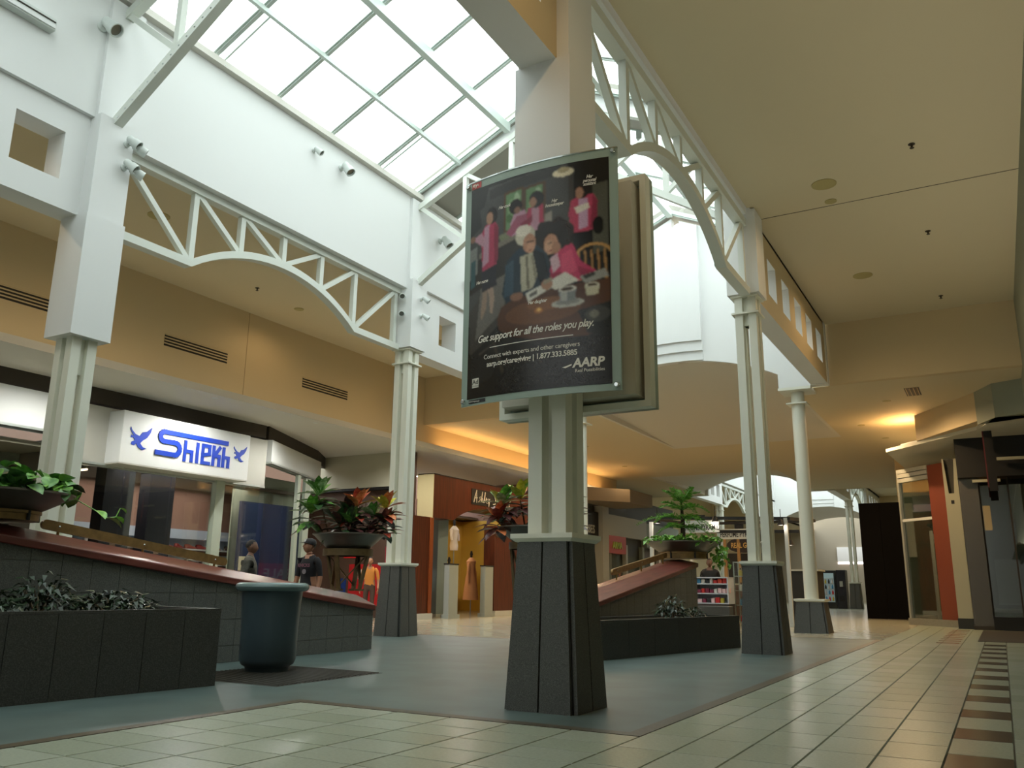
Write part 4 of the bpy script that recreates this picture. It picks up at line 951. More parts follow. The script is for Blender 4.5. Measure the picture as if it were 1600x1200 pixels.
# interiors: floor is the mall floor; ceilings, back walls
INTB = mat('shop_interior_brown', (134, 104, 92), .8); INTC = mat('shop_ceiling', (120, 110, 98), .8); INTG = mat('shop_interior_grey', (124, 126, 114), .8)
struct(MB().box(-24, -23.8, -8, 80, 0, 6.06).box(-23.8, -15.9, 31.0, 31.2, 0, 5.2), 'wall_shops_back', INTB, at=(-24, 12, 0))
struct(MB().box(-24, SF - .3, -8, 16.4, 3.75, 3.85), 'ceiling_shops', INTC, at=(-20, 4, 3.75))
struct(MB().box(-24, -19.3, 16.4, 34, 3.75, 3.85), 'ceiling_shops_2', INTC, at=(-22, 25, 3.75))
struct(MB().box(-24, SF, -8.1, -7.9, 0, 5.2), 'wall_shops_end', INTB, at=(-20, -8, 0))
struct(MB().box(-24, SF - .05, 10.72, 10.9, 0, 4.0), 'wall_shops_party', mat('shop_party_wall', (84, 74, 66), .8), at=(-20, 10.8, 0))
for k, (y0, y1, z0, z1, m_, l) in enumerate(((0, 10.75, 4.08, 4.85, FASC, 'white fascia of the shop at the left edge'), (10.9, 12.1, 3.55, 4.8, FASG, 'grey-white fascia left of the blue lettered sign'), (15.3, 16.4, 3.55, 4.8, FASG, 'grey fascia right of the blue lettered sign'))):
    t = thing('shop_fascia', (SF, (y0 + y1) / 2, z0), l, 'fascia', 'shop fascias on the left')
    MB().box(SF - .3, SF, y0, y1, z0, z1).build('board', m_, t); MB().box(SF - .32, SF + .03, y0, y1, z0 - .05, z0).build('bottom_trim', ALU, t)
sg = thing('shop_sign', (-16.5, 13.45, 3.55), 'white shop sign box with blue Shiekh lettering and winged emblems', 'sign')
sgb = MB().box(SF - .3, -16.5, 11.62, 15.32, 3.55, 4.72).build('box', FASC, sg, bevel=.015)
MB().box(SF - .3, -16.5, 11.62, 15.32, 3.53, 3.55).build('underside', FASG, sg)
BLUE = mat('sign_blue', (28, 62, 168), .4)
def SGP(y, z, o=.012): return (-16.5 + o, y, z)
def strokes(lst, name, parent, base, m_, w=.09):
    mb = MB(); dep = [.02]
    for pts in lst:
        for (a, b) in zip(pts, pts[1:]):
            dep[0] += .0006
            A = Vector((a[0], a[1])); B = Vector((b[0], b[1])); d = (B - A)
            if d.length < 1e-6: continue
            d.normalize(); e = d * (w / 2); nrm = Vector((-d.y, d.x)) * (w / 2); A -= e * .98; B += e * .98
            q = [A + nrm, A - nrm, B - nrm, B + nrm]
            mb.hexa([base(p.x, p.y, 0) for p in q], [base(p.x, p.y, dep[0]) for p in q])
    return mb.build(name, m_, parent)
base_s = lambda y, z, o: (-16.5 + o, y, z)
# letters, Y to the right, drawn as strokes: S with long top bar, then small caps h i e k h
S0, Zt, Zb = 12.55, 4.36, 3.87
arc = lambda cy, cz, r, a0, a1: [(cy + r * math.cos(math.radians(a0 + (a1 - a0) * k / 8)), cz + r * math.sin(math.radians(a0 + (a1 - a0) * k / 8))) for k in range(9)]
strokes([[(14.55, 4.4), (12.72, 4.4)] + arc(12.72, 4.29, .11, 90, 270) + [(13.0, 4.18)] + arc(13.02, 4.04, .14, 90, -90)[0:] + [(12.55, 3.9)]], 'letter_s', sgb, base_s, BLUE, .11)
def letter(y, segs, nm): strokes([[(y + a * .2, 3.83 + b * .42) for a, b in s] for s in segs], nm, sgb, base_s, BLUE, .085)
letter(13.32, [[(0, 0), (0, 1)], [(0, .5), (1, .5), (1, 0)]], 'letter_h'); letter(13.68, [[(0, 0), (0, 1)]], 'letter_i')
letter(13.84, [[(1, 0), (0, 0), (0, 1), (1, 1), (1, .55), (0, .45)]], 'letter_e'); letter(14.17, [[(0, 0), (0, 1)], [(.9, 1), (.15, .5), (.9, .5), (.9, 0)]], 'letter_k'); letter(14.48, [[(0, 0), (0, 1)], [(0, .5), (.8, .5), (.8, 0)]], 'letter_h')
def emblem(cy, cz, s):
    body = [(-.32, .3), (-.28, .22), (-.16, .12), (-.02, .08), (.06, .2), (.2, .24), (.36, .38), (.32, .22), (.22, .06), (.08, -.04), (.02, -.12), (.12, -.22), (.24, -.24), (.1, -.3), (-.04, -.24), (-.1, -.14), (-.18, -.2), (-.27, -.18), (-.25, -.1), (-.16, -.06), (-.22, .02), (-.3, -.0), (-.29, .08), (-.2, .06), (-.28, .16), (-.34, .24)]
    MB().hexa([(-16.499, cy + a * s, cz + b * s) for a, b in body][::-1], [(-16.485, cy + a * s, cz + b * s) for a, b in body][::-1]).build('winged_emblem', BLUE, sgb)
emblem(12.08, 4.13, .8); emblem(15.0, 4.18, .62)
post = thing('shopfront_post', (SF, 14.9, 0), 'pale metal post at the right of the shoe shop window', 'post')
MB().box(SF - .15, SF + .02, 14.78, 15.05, 0, 3.55).build('post', mat('post_paint', (158, 168, 154), .4), post)
MB().box(SF - .18, SF + .05, 14.75, 15.08, 0, .12).build('foot_plate', ALU, post)
def shop_glass(pts, z0, z1, label, n=1, head=True):
    a, b = Vector(pts[0]), Vector(pts[1])
    t = thing('shop_window', (a.x, a.y, 0), label, 'shop window', 'glazed shopfronts')
    for k in range(n):
        p = a + (b - a) * (k / n + .004); q = a + (b - a) * ((k + 1) / n - .004)
        d = (q - p).normalized(); nn = Vector((-d.y, d.x)) * .006
        MB().hexa([(p.x - nn.x, p.y - nn.y, z0), (q.x - nn.x, q.y - nn.y, z0), (q.x + nn.x, q.y + nn.y, z0), (p.x + nn.x, p.y + nn.y, z0)], [(p.x - nn.x, p.y - nn.y, z1), (q.x - nn.x, q.y - nn.y, z1), (q.x + nn.x, q.y + nn.y, z1), (p.x + nn.x, p.y + nn.y, z1)]).build('pane', GLASS, t)
    MB().beam((a.x, a.y, z0), (b.x, b.y, z0), .06, .08).build('sill', ALU, t)
    if head: MB().beam((a.x, a.y, z1), (b.x, b.y, z1), .05, .04).build('head_rail', ALU, t)
    return t
shop_glass(((SF - .1, 4.0), (SF - .1, 10.7)), .1, 4.05, 'shop window at the left edge under the white fascia', 4)
shop_glass(((SF - .1, 10.95), (SF - .1, 14.78)), .1, 3.5, 'shoe shop window under the blue lettered sign', 3)
shop_glass(((SF - .1, 15.08), (SF - .1, 16.35)), .1, 3.5, 'narrow shop window right of the pale post', 2)
# left shop interior: black promotion panel
pb = thing('promotion_panel', (-18.4, 10.1, 2.3), 'black promotion panel with white stripes in the left shop window', 'panel')
MB().box(-18.5, -18.4, 7.9, 10.55, 1.9, 3.45).build('board', BLACK, pb, bevel=.08)
text('BUY ONE', .3, lambda u, v, w: (-18.39 + w, 8.9 + u, 3.08 + v), mat('grey_print', (112, 108, 100), .6), 'lettering', pb, .006, 0, 'CENTER', .004)
for k in range(6): MB().box(-18.4, -18.39, 9.05 + k * .2 + (.14 if k > 2 else 0), 9.15 + k * .2 + (.14 if k > 2 else 0), 2.1, 2.85).build('stripe', INTG, pb)
struct(MB().box(-18.9, -18.7, -8, 10.72, 2.6, 4.0), 'wall_shop_bulkhead', INTG, at=(-18.8, 2, 2.6))
# shoe shop interior
NAVY = mat('navy_panel', (26, 32, 48), .6)
for y0, y1, l in ((12.75, 13.55, 'dark navy pillar in the shoe shop, left of two'), (14.0, 14.75, 'dark navy pillar in the shoe shop, right of two')):
    t = thing('display_pillar', (-18.5, y0, 0), l, 'pillar', 'navy pillars inside the shoe shop')
    MB().box(-18.9, -18.5, y0, y1, 0, 3.74).build('pillar', NAVY, t)
    MB().box(-18.5, -18.49, y0 + .3, y0 + .45, 1.7, 1.95).build('notice', mat('notice_paper', (150, 120, 104), .7), t)
SHW = mat('shelf_white', (196, 200, 206), .5); SHB = mat('shelf_blue', (170, 184, 206), .5); SHD = mat('shelf_navy_block', (34, 44, 96), .6)
sw = struct(MB().box(-21.3, -21.1, 11.0, 20.5, 0, 3.75), 'wall_shoe_shop', INTB, at=(-21.2, 16, 0))
tb = bpy.data.objects['wall_shoe_shop']
# shoes and shelves
SHOE = [mat('shoe_%d' % k, c, .5) for k, c in enumerate(((36, 32, 32), (120, 34, 34), (58, 48, 44), (150, 146, 140)))]
def shoe_mesh(m_):
    prof = []
    L = [(-.14, .035, .1), (-.1, .042, .11), (-.04, .042, .105), (.02, .042, .075), (.08, .048, .055), (.13, .042, .045), (.15, .02, .03)]
    vs = []; fs = []
    for x, w, h in L: vs += [(w, x, .0), (w * .95, x, h * .5), (w * .5, x, h), (-w * .5, x, h), (-w * .95, x, h * .5), (-w, x, .0)]
    for i in range(len(L) - 1):
        for j in range(6): fs.append((6 * i + j, 6 * i + (j + 1) % 6, 6 * i + 6 + (j + 1) % 6, 6 * i + 6 + j))
    fs += [(5, 4, 3, 2, 1, 0), tuple(6 * (len(L) - 1) + j for j in range(6))]
    return MB().add(vs, fs).mesh('shoe', m_, smooth=True)
shoes = [shoe_mesh(m_) for m_ in SHOE]
random.seed(5); cnt = 0
for k, z in enumerate((1.98, 1.55, 1.12)):
    s_ = thing('display_shelf', (-21.1, 16, z), ['top white shoe shelf on the back wall', 'middle white shoe shelf on the back wall', 'lower white shoe shelf on the back wall'][k], 'shelf', 'white shelves in the shoe shop')
    MB().box(-21.1, -20.75, 12.0, 20.2, z - .04, z).build('board', SHW, s_)
    MB().box(-21.1, -21.05, 12.0, 20.2, z, z + .28).build('back_panel', SHB if k == 0 else SHW, s_)
    if k == 0: MB().box(-21.1, -20.8, 12.0, 20.2, z + .28, z + .55).build('light_box', SHB, s_)
    y = 12.3
    while y < 20:
        o = bpy.data.objects.new('shoe', random.choice(shoes)); COL.objects.link(o); o.location = (-20.92, y, z + .002); o.rotation_euler = (0, 0, random.uniform(-.5, .5)); o.scale = (1.3, 1.3, 1.3)
        tag(o, ['dark or red sports shoe on the top wall shelf', 'dark or red sports shoe on the middle wall shelf', 'dark or red sports shoe on the lower wall shelf'][k], 'shoe', 'shoes on the %s wall shelf' % ('top', 'middle', 'lower')[k])
        y += random.choice((.42, .5, .6))
lamp('shop_lamp', 'AREA', (-19.4, 15.5, 3.7), 130, (1, .86, .74), (0, 0, 0), 3, 5)
lamp('shop_lamp', 'AREA', (-19.4, 8.0, 3.7), 50, (1, .86, .74), (0, 0, 0), 2, 4)
tl = thing('tube_light', (-17.8, 11.8, 3.4), 'thin lit tube light inside the shoe shop window', 'tube light')
MB().box(-18.4, -17.5, 11.55, 11.59, 3.42, 3.46).build('tube', mat('tube_glow', (255, 226, 190), .5, emit=3), tl); MB().box(-18.4, -17.5, 11.54, 11.6, 3.46, 3.74).build('housing', INTC, tl)
rk = thing('clothes_rack', (-18.9, 16.2, 0), 'dark garment rack behind the shoe shop glass', 'clothes rack')
MB().tube([(-18.9, 15.7, 0), (-18.9, 15.7, 1.6), (-18.9, 16.6, 1.6), (-18.9, 16.6, 0)], .02, 8).build('frame', ALU, rk)
for k in range(6): MB().hexa([(-19.15, 15.8 + k * .13, .7), (-18.65, 15.8 + k * .13, .7), (-18.65, 15.88 + k * .13, .7), (-19.15, 15.88 + k * .13, .7)], [(-19.0, 15.82 + k * .13, 1.56), (-18.8, 15.82 + k * .13, 1.56), (-18.8, 15.86 + k * .13, 1.56), (-19.0, 15.86 + k * .13, 1.56)]).build('garment', SHOE[(0, 2, 0, 3, 0, 2)[k]], rk)
# navy curtain panel with paper notice
nc = thing('shop_door', (-18.3, 18.2, 0), 'dark blue shop door panel with a small paper notice', 'door')
MB().box(-18.75, -18.65, 17.2, 19.6, 0, 3.3).build('panel', mat('door_navy', (22, 38, 72), .35), nc)
MB().box(-18.65, -18.645, 17.25, 17.55, 1.35, 1.75).build('notice', mat('paper', (196, 184, 160), .7), nc)
MB().box(-18.66, -18.6, 19.35, 19.42, .9, 1.2).build('pull_handle', CHROME, nc)
# angled shopfront running back to the recess
A0, A1 = Vector((-17.0, 16.42)), Vector((-18.75, 20.3))
af = thing('shop_fascia', (A0.x, A0.y, 4.2), 'white angled fascia above the green-tinted glass, right of the shoe shop', 'fascia', 'shop fascias on the left')
MB().beam((A0.x, A0.y, 4.52), (A1.x, A1.y, 4.52), .25, .6).build('board', FASC, af); MB().beam((A0.x, A0.y, 4.2), (A1.x, A1.y, 4.2), .3, .05).build('bottom_trim', ALU, af)
struct(MB().prism([(A0.x, A0.y), (A1.x, A1.y), (-19.6, 21.6), (-19.6, 16.4)], 'z', 4.82, 5.27), 'trim_7', DARK, at=(-18.5, 19, 4.82))
shop_glass((A0, A1), .1, 4.18, 'tall green-tinted angled shop window', 3)
gp = struct(MB().prism([(-19.3, 17.4), (-19.25, 17.4), (-19.55, 20.3), (-19.6, 20.3)], 'z', 0, 4.2), 'wall_shop_pale', mat('pale_green_wall', (150, 158, 142), .7), at=(-19.4, 19, 0))
for k, (x, y) in enumerate(((-17.85, 18.55), (-18.2, 19.3))):
    t = thing('shopfront_post', (x, y, 0), ['narrow pale green post in the angled shopfront', 'wide pale green post at the end of the angled shopfront'][k], 'post')
    MB().box(x - .06, x + .06, y - .06 - .06 * k, y + .06 + .06 * k, 0, 4.15).build('post', MATS['post_paint'], t); MB().box(x - .08, x + .08, y - .14, y + .14, 0, .1).build('foot_plate', ALU, t)
# recessed brown shop facing the court
rc = struct(MB().box(-20.5, -16.05, 21.85, 22.0, 0, 5.27), 'wall_recess', mat('recess_brown', (88, 64, 50), .6), at=(-18, 21.9, 0))
MB().box(-20.5, -16.05, 21.6, 21.85, 4.1, 5.27).build('cream_fascia', mat('cream_paint', (176, 172, 150), .7), rc)
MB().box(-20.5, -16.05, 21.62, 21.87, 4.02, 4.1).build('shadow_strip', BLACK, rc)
lt = text('KIX', .36, lambda u, v, w: (-18.0 + u, 21.84 - w, 3.45 + v), mat('faint_letter', (132, 118, 104), .4), 'faint_lettering', rc, .01, 0, 'CENTER')
POR = mat('poster_red', (190, 32, 34), .5); POR2 = mat('poster_crimson', (150, 26, 48), .5)
def sale(x0, x1, z0, z1, m_, txt, label, size=.3, y=21.84):
    t = thing('sale_poster', ((x0 + x1) / 2, y, z0), label, 'poster', 'red sale posters')
    MB().box(x0, x1, y - .01, y, z0, z1).build('sheet', m_, t)
    if txt: text(txt, size, lambda u, v, w: ((x0 + x1) / 2 + u, y - .012 - w, z1 - size * 1.1 + v), INK, 'lettering', t, .004, 0, 'CENTER', .008)
    return t
sale(-18.75, -18.2, 1.85, 2.7, mat('poster_bright_red', (226, 36, 34), .5), '', 'bright red poster behind the croton leaves')
sale(-18.5, -17.2, .35, 1.65, POR, 'SALE', 'red sale poster seen between the crossed stand legs', .42)
sale(-17.05, -16.35, .8, 2.2, POR2, 'UP TO', 'crimson poster left of the slender column', .2)
sale(-18.95, -18.6, .2, 1.2, mat('poster_blue', (32, 56, 120), .5), '', 'blue poster at the left of the recessed shop')
# wooden boutique
AX = -15.4
bo = thing('boutique', (AX, 25, 0), 'walnut boutique front with arched header and handwritten white lettering', 'shop')
n = 14; hdr = MB()
hy = [22.06] + [23.25 + 4.2 * k / n for k in range(n + 1)] + [30.5]
def hz(y): return 3.1 if y <= 23.25 or y >= 27.45 else 3.1 + .52 * math.sin(math.pi * (y - 23.25) / 4.2) ** .8
for a, b in zip(hy, hy[1:]): hdr.prism([(a, hz(a)), (b, hz(b)), (b, 4.47), (a, 4.47)], 'x', AX - .55, AX)
hdr.build('header', ASHW, bo)
MB().box(AX - .62, AX + .01, 22.03, 22.06, 3.08, 4.5).build('side_panel', mat('cream_panel', (190, 176, 132), .6), bo)
MB().box(AX - .6, AX + .02, 22.03, 30.5, 4.47, 4.5).build('top_edge', BLACK, bo)
MB().box(AX - 1.5, AX - .1, 22.06, 30.5, 3.66, 3.7).build('ceiling_panel', mat('grey_canopy', (128, 124, 116), .7), bo)
MB().box(AX - .5, AX - .06, 20.95, 22.14, .17, 3.1).build('pier', ASHW, bo); MB().box(AX - .52, AX - .02, 22.0, 22.16, .17, 3.1).build('pier_edge', wood('walnut_light', (128, 62, 30), (150, 80, 42), .3, 2, (3, 8, .5)), bo)
MB().box(AX - .5, AX - .06, 26.0, 30.5, .17, 3.1).build('pier', ASHW, bo)
MB().box(AX - .55, AX - .0, 20.9, 22.2, 0, .17).build('pier_base', FASC, bo); MB().box(AX - .55, AX - .0, 26.0, 30.5, 0, .17).build('pier_base', FASC, bo)
lbd = MB().box(AX, AX + .02, 24.3, 26.9, 3.72, 4.25).build('letter_board', BLACK, bo)
def hand(y, segs, s=.34, nm='handwritten_letter'):
    mb = MB()
    for sgm in segs: mb.tube([(AX + .035, y + a * s, 3.82 + b * s) for a, b in sgm], .018, 5)
    mb.build(nm, INK, lbd)
hand(24.42, [[(0, -.1), (.2, .5), (.5, 1.15), (.5, .5), (.55, -.1)], [(.1, .35), (.65, .4)]])
hand(24.72, [[(.4, .55), (.15, .5), (.35, .25), (0, 0)]]); hand(24.85, [[(.1, 0), (.35, 1.1), (.15, .2), (.35, .45), (.4, 0)]]); hand(25.04, [[(.05, 0), (.35, 1.1), (.3, .9), (.15, 0)]])
hand(25.16, [[(.05, .3), (.35, .4), (.2, .55), (.1, .1), (.4, 0)]]); hand(25.32, [[(.1, .5), (.15, .05), (.4, .5), (.2, -.5), (0, -.55)]])
hand(25.7, [[(.6, 1.1), (.3, 1.2), (.2, .85), (.5, .5), (.4, .05), (0, 0)]]); hand(25.95, [[(.2, .9), (.15, 0), (.3, .1)], [(0, .55), (.4, .6)]]); hand(26.1, [[(.05, .3), (.35, .4), (.2, .55), (.1, .1), (.4, 0)]])
hand(26.27, [[(0, .5), (.12, 0), (.25, .4), (.35, 0), (.5, .5)]]); hand(26.46, [[(.4, .5), (.1, .4), (.1, .05), (.4, .1), (.42, .5), (.45, 0)]]); hand(26.65, [[(0, .5), (.05, 0), (.1, .35), (.3, .5)]]); hand(26.78, [[(.2, .9), (.15, 0), (.3, .1)], [(0, .55), (.4, .6)]])
struct(MB().box(-20.2, -20.0, 22.0, 31, 0, 3.7).box(-20.0, -15.9, 30.85, 30.98, 0, 3.7), 'wall_boutique', mat('yellow_wall', (200, 160, 60), .7), at=(-20, 26, 0))
struct(MB().box(-20, AX - .6, 21.98, 22.05, 0, 3.7), 'wall_boutique_side', INTB, at=(-18, 22, 0))
lamp('boutique_lamp', 'AREA', (-18.0, 25.0, 3.55), 60, (1, .75, .42), (0, 0, 0), 2.5, 4)
GATE = mat('gate_grey', (158, 166, 160), .5)
for y, l in ((23.05, 'grey security gate pedestal at the boutique entrance, left one'), (25.25, 'grey security gate pedestal at the boutique entrance, right one')):
    t = thing('security_gate', (AX + .1, y, 0), l, 'security gate', 'security gate pedestals')
    MB().box(AX, AX + .2, y - .27, y + .27, .02, 1.66).build('panel', GATE, t, bevel=.02); MB().box(AX - .04, AX + .24, y - .33, y + .33, 0, .12).build('base', GATE, t); MB().box(AX - .01, AX + .21, y - .28, y + .28, 1.66, 1.7).build('top_edge', BLACK, t)
mlp = thing('shopfront_post', (-16.2, 23.6, 0), 'pale blue-grey post inside the boutique entrance', 'post')
MB().box(-16.6, -16.2, 23.55, 24.15, 0, 3.66).build('post', mat('post_bluegrey', (112, 130, 134), .5), mlp); MB().box(-16.62, -16.18, 23.53, 24.17, 0, .1).build('foot_plate', ALU, mlp)
def mannequin(x, y, z, h, m_, label, skirt=False, neck=True):
    t = thing('mannequin', (x, y, z), label, 'mannequin', 'dressed forms in the boutique')
    prof = [(.15, 0), (.17, .12), (.13, .3), (.17, .46), (.19, .55), (.1, .63), (.05, .66)] if not skirt else [(.3, 0), (.26, .3), (.2, .62), (.13, .8), (.17, .96), (.19, 1.05), (.1, 1.13), (.05, 1.16)]
    s = h / prof[-1][1]
    MB().lathe([(r, zz * s) for r, zz in prof], (x, y, z), 16).build('garment', m_, t, smooth=True)
    for sg_ in (-1, 1): MB().tube([(x, y + sg_ * .16, z + h * .86), (x + .03, y + sg_ * .26, z + h * .62), (x + .06, y + sg_ * .25, z + h * .4)], [.06, .05, .045], 8).build('sleeve', m_, t, smooth=True)
    MB().lathe([(.045, h - .02), (.045, h + .08), (.06, h + .12), (.03, h + .24)], (x, y, z), 10).build('neck_block', BLACK, t, smooth=True)
    MB().tube([(x, y, 0), (x, y, z + .05)], .02, 8).build('pole', ALU, t)
G1, G2, G3 = mat('dress_peach', (206, 152, 112), .7), mat('dress_cream', (204, 186, 160), .7), mat('dress_grey', (112, 100, 88), .7)
mannequin(-18.5, 28.0, 2.35, .95, G2, 'cream top on a bust form against the yellow wall')
mannequin(-18.5, 25.7, 2.2, .9, G1, 'pinkish top on a bust form at the left of the boutique')
mannequin(-17.3, 27.4, .5, 1.55, G1, 'long peach dress on a form at the right of the boutique entrance', True)
mannequin(-16.9, 25.3, .25, 1.5, G3, 'long grey dress on a form behind the pale post', True)
mannequin(-16.7, 22.95, .25, 1.45, G3, 'grey coat on a form at the left of the boutique entrance', True)
fr = thing('picture_frame', (-17.5, 30.85, 2.6), 'small framed picture on the boutique wall', 'picture frame')
MB().box(-17.8, -17.2, 30.81, 30.85, 2.45, 3.25).build('frame', mat('frame_green', (84, 96, 80), .6), fr); MB().box(-17.7, -17.3, 30.8, 30.81, 2.55, 3.15).build('picture', G2, fr)
# farther shops on the left
FY = -15.4
fs_ = thing('shop_row', (FY, 37, 0), 'row of dim grey shopfronts beyond the boutique', 'shop')
MB().box(FY - .5, FY - .3, 30.5, 46, 0, 5.27).build('wall', mat('dim_shop', (66, 62, 54), .6), fs_)
for y0, y1, z0, z1, m_ in ((30.5, 33.3, 2.5, 4.9, FASG), (35.9, 41, 3.35, 4.3, FASG), (41, 46, 3.0, 4.2, GREENG)): MB().box(FY - .3, FY, y0, y1, z0, z1).build('fascia', m_, fs_)
MB().box(FY - .3, FY + .1, 35.2, 35.9, 0, 4.6).build('pier', FASG, fs_)
MB().box(FY - .3, FY - .1, 33.3, 35.2, 3.0, 4.3).build('sign_panel', BLACK, fs_)
text('SES', .5, lambda u, v, w: (FY - .095 + w, 34.4 + u, 3.35 + v), FASG, 'lettering', fs_, .02, 0, 'CENTER', .01)
MB().box(FY - .3, FY + .0, 36.0, 38.2, 2.55, 3.35).build('red_sign', mat('sign_coral', (184, 74, 60), .5), fs_)
text('ARMA', .42, lambda u, v, w: (FY + .005 + w, 37.1 + u, 2.78 + v), mat('lime_letter', (170, 190, 50), .5), 'lettering', fs_, .02, 0, 'CENTER', .015)
MB().box(FY - .28, FY - .26, 36.0, 46, 0, 2.5).build('glass', GLASS, fs_)
for y, m_ in ((36.4, INTG), (38.4, FASG), (40.6, GREENG), (43.0, FASG)): MB().box(FY - .3, FY - .1, y, y + .25, 0, 3.0).build('mullion', m_, fs_)
lamp('far_shop_lamp', 'AREA', (FY - .8 + 1.2, 43.5, 2.9), 8, (1, .6, .35), (0, 0, 0), .6, 2)
hb = struct(MB().prism([(-15.2, 31.5), (-13.4, 33.8), (-13.4, 36.5), (-15.2, 36.5)], 'z', 4.55, 5.1), 'trim_8', mat('dim_bulkhead', (120, 108, 92), .7), at=(-14, 34, 4.6))
for x0, x1, y0, y1, nm in ((-19.7, -19.4, 38, 80, 'wall_far_left'), (-3.0, -2.7, 34.2, 80, 'wall_far_right')): struct(MB().box(x0, x1, y0, y1, 0, 9), nm, TAN, at=(x0, y0, 0))
# ================================================================== RIGHT CORNER SHOP
SA, SB = Vector((-2.54, 29.45)), Vector((-1.13, 28.0))
def along(t): return SA + (SB - SA) * t
cs = thing('corner_shop', (-1.8, 28.7, 0), 'glazed corner shopfront with an orange-red panel on the right', 'shop')
def diag(t0, t1, z0, z1, d0, d1, name, m_):
    p, q = along(t0), along(t1); dr = (SB - SA).normalized(); nn = Vector((-dr.y, dr.x))
    if nn.y < 0: nn = -nn
    a = [p + nn * d0, q + nn * d0, q + nn * d1, p + nn * d1]
    return MB().hexa([(v.x, v.y, z0) for v in a], [(v.x, v.y, z1) for v in a]).build(name, m_, cs)
STN = granite('plinth_stone', (120, 118, 106), (150, 148, 136), .4, 60)
diag(-.02, 1, 0, .2, -.05, .4, 'stone_plinth', STN)
diag(0, .66, .2, 4.35, .05, .065, 'pane', glass('dark_shop_glass', (.55, .62, .58), .22))
diag(0, .66, 3.12, 3.2, .0, .08, 'transom', FASC)
for z in (4.35, 4.5, 4.64): diag(0, .66, z, z + .12, -.03, .12, 'louvre_band', FASG)
diag(-.01, .03, .2, 4.75, -.02, .1, 'frame_post', ALU)
ORG = mat('orange_panel', (112, 47, 24), .65)
diag(.66, 1.0, .2, 4.75, .0, .15, 'orange_panel', ORG)
struct(MB().prism([(-2.6, 31.5), (.2, 30.2), (.2, 30.35), (-2.6, 31.65)], 'z', 0, 5), 'wall_corner_shop', mat('dim_green_wall', (70, 78, 70), .7), at=(-1, 31, 0))
ds = thing('display_stand', (-1.9, 30.0, .2), 'pale board standing inside the corner shop window', 'board')
MB().box(-1.72, -1.55, 29.2, 29.25, .2, 1.5).build('board', mat('cream_board', (150, 138, 106), .7), ds); MB().box(-1.75, -1.52, 29.15, 29.3, .18, .22).build('foot', DARK, ds)
wp = thing('shop_pillar', (-.95, 27.6, 0), 'cream pillar with a dark V notch at its top, beside the orange panel', 'pillar')
PLR = mat('cream_pillar', (176, 174, 150), .6)
MB().box(-1.14, -.77, 27.3, 27.9, .28, 3.75).build('pillar', PLR, wp); MB().box(-1.16, -.75, 27.28, 27.92, 0, .28).build('dark_base', mat('base_dark', (46, 48, 46), .5), wp)
MB().prism([(-1.14, 3.75), (-1.04, 3.75), (-1.1, 4.75), (-1.14, 4.75)], 'y', 27.3, 27.9).build('notch_side', PLR, wp); MB().prism([(-.9, 3.75), (-.77, 3.75), (-.77, 4.75), (-.83, 4.75)], 'y', 27.3, 27.9).build('notch_side', PLR, wp)
MB().prism([(-1.14, 3.75), (-.77, 3.75), (-.77, 4.75), (-1.14, 4.75)], 'y', 27.5, 27.85).build('notch_back', mat('notch_dark', (56, 54, 46), .6), wp)
MB().box(-1.0, -.92, 27.29, 27.3, 3.45, 3.55).build('small_plate', BLACK, wp)
gp2 = thing('shop_pillar', (-.5, 27.0, 0), 'glossy grey metal pillar between the cream pillar and the dark window', 'pillar')
MB().box(-.75, -.28, 26.9, 27.7, .1, 4.1).build('pillar', mat('metal_grey', (108, 104, 98), .25, .5), gp2); MB().box(-.77, -.26, 26.88, 27.7, 0, .1).build('base', DARK, gp2)
dw = thing('dark_shop', (.8, 26.9, 0), 'dark glazed shopfront with black header at the right edge', 'shop')
MB().box(-.28, 3, 26.98, 27.0, .35, 3.9).build('pane', glass('dim_glass', (.5, .55, .5), .25), dw)
MB().box(-.28, 3, 26.85, 27.2, 0, .35).build('plinth', BLACK, dw)
MB().box(-.75, 3, 26.6, 27.4, 4.1, 5.2).build('header', BLACK, dw)
MB().box(-.4, .28, 26.5, 26.62, 3.95, 4.02).build('ledge', PLR, dw); MB().box(.25, 3, 26.3, 26.42, 4.5, 4.58).build('ledge', PLR, dw)
for x in (-.28, .42, 1.2): MB().box(x, x + .04, 26.95, 27.03, .35, 4.1).build('mullion', DARK, dw)
wb = thing('white_board', (.25, 27.6, .9), 'pale board behind the dark window at the right edge', 'board')
MB().box(-.1, .5, 27.6, 27.63, .7, 1.9).build('board', mat('pale_board', (150, 154, 150), .5), wb); MB().box(-.12, .52, 27.61, 27.64, .66, .7).build('tray', ALU, wb)
struct(MB().box(-.3, 3, 29.5, 29.6, 0, 5), 'wall_dark_shop', mat('dim_shop_wall', (50, 52, 48), .8), at=(1, 29.5, 0))
al = thing('wall_lamp', (-.35, 28.4, 3.2), 'amber lit lamp behind the dark glass', 'lamp')
MB().box(-.24, -.05, 28.3, 28.4, 2.75, 3.45).build('shade', mat('amber_glow', (235, 160, 60), .5, emit=1.2), al); MB().box(-.26, -.03, 28.4, 28.44, 2.7, 3.5).build('back_plate', DARK, al)
bl = thing('blade_sign', (.02, 25.6, 3.9), 'narrow black and red hanging banner at the right', 'banner')
MB().box(.0, .2, 25.55, 25.6, 3.6, 5.2).build('banner', BLACK, bl); MB().box(-.03, .0, 25.55, 25.6, 3.7, 5.2).build('red_edge', mat('banner_red', (96, 30, 34), .5), bl)
bw = thing('barricade', (-3.6, 34, 0), 'tall matt black barricade wall left of the corner shop', 'barricade')
for k in range(2): MB().box(-4.36 + k * .72, -3.65 + k * .72, 34, 34.12, .02, 4.18).build('board', mat('barricade_black', (12, 11, 11), .95, spec=.1), bw)
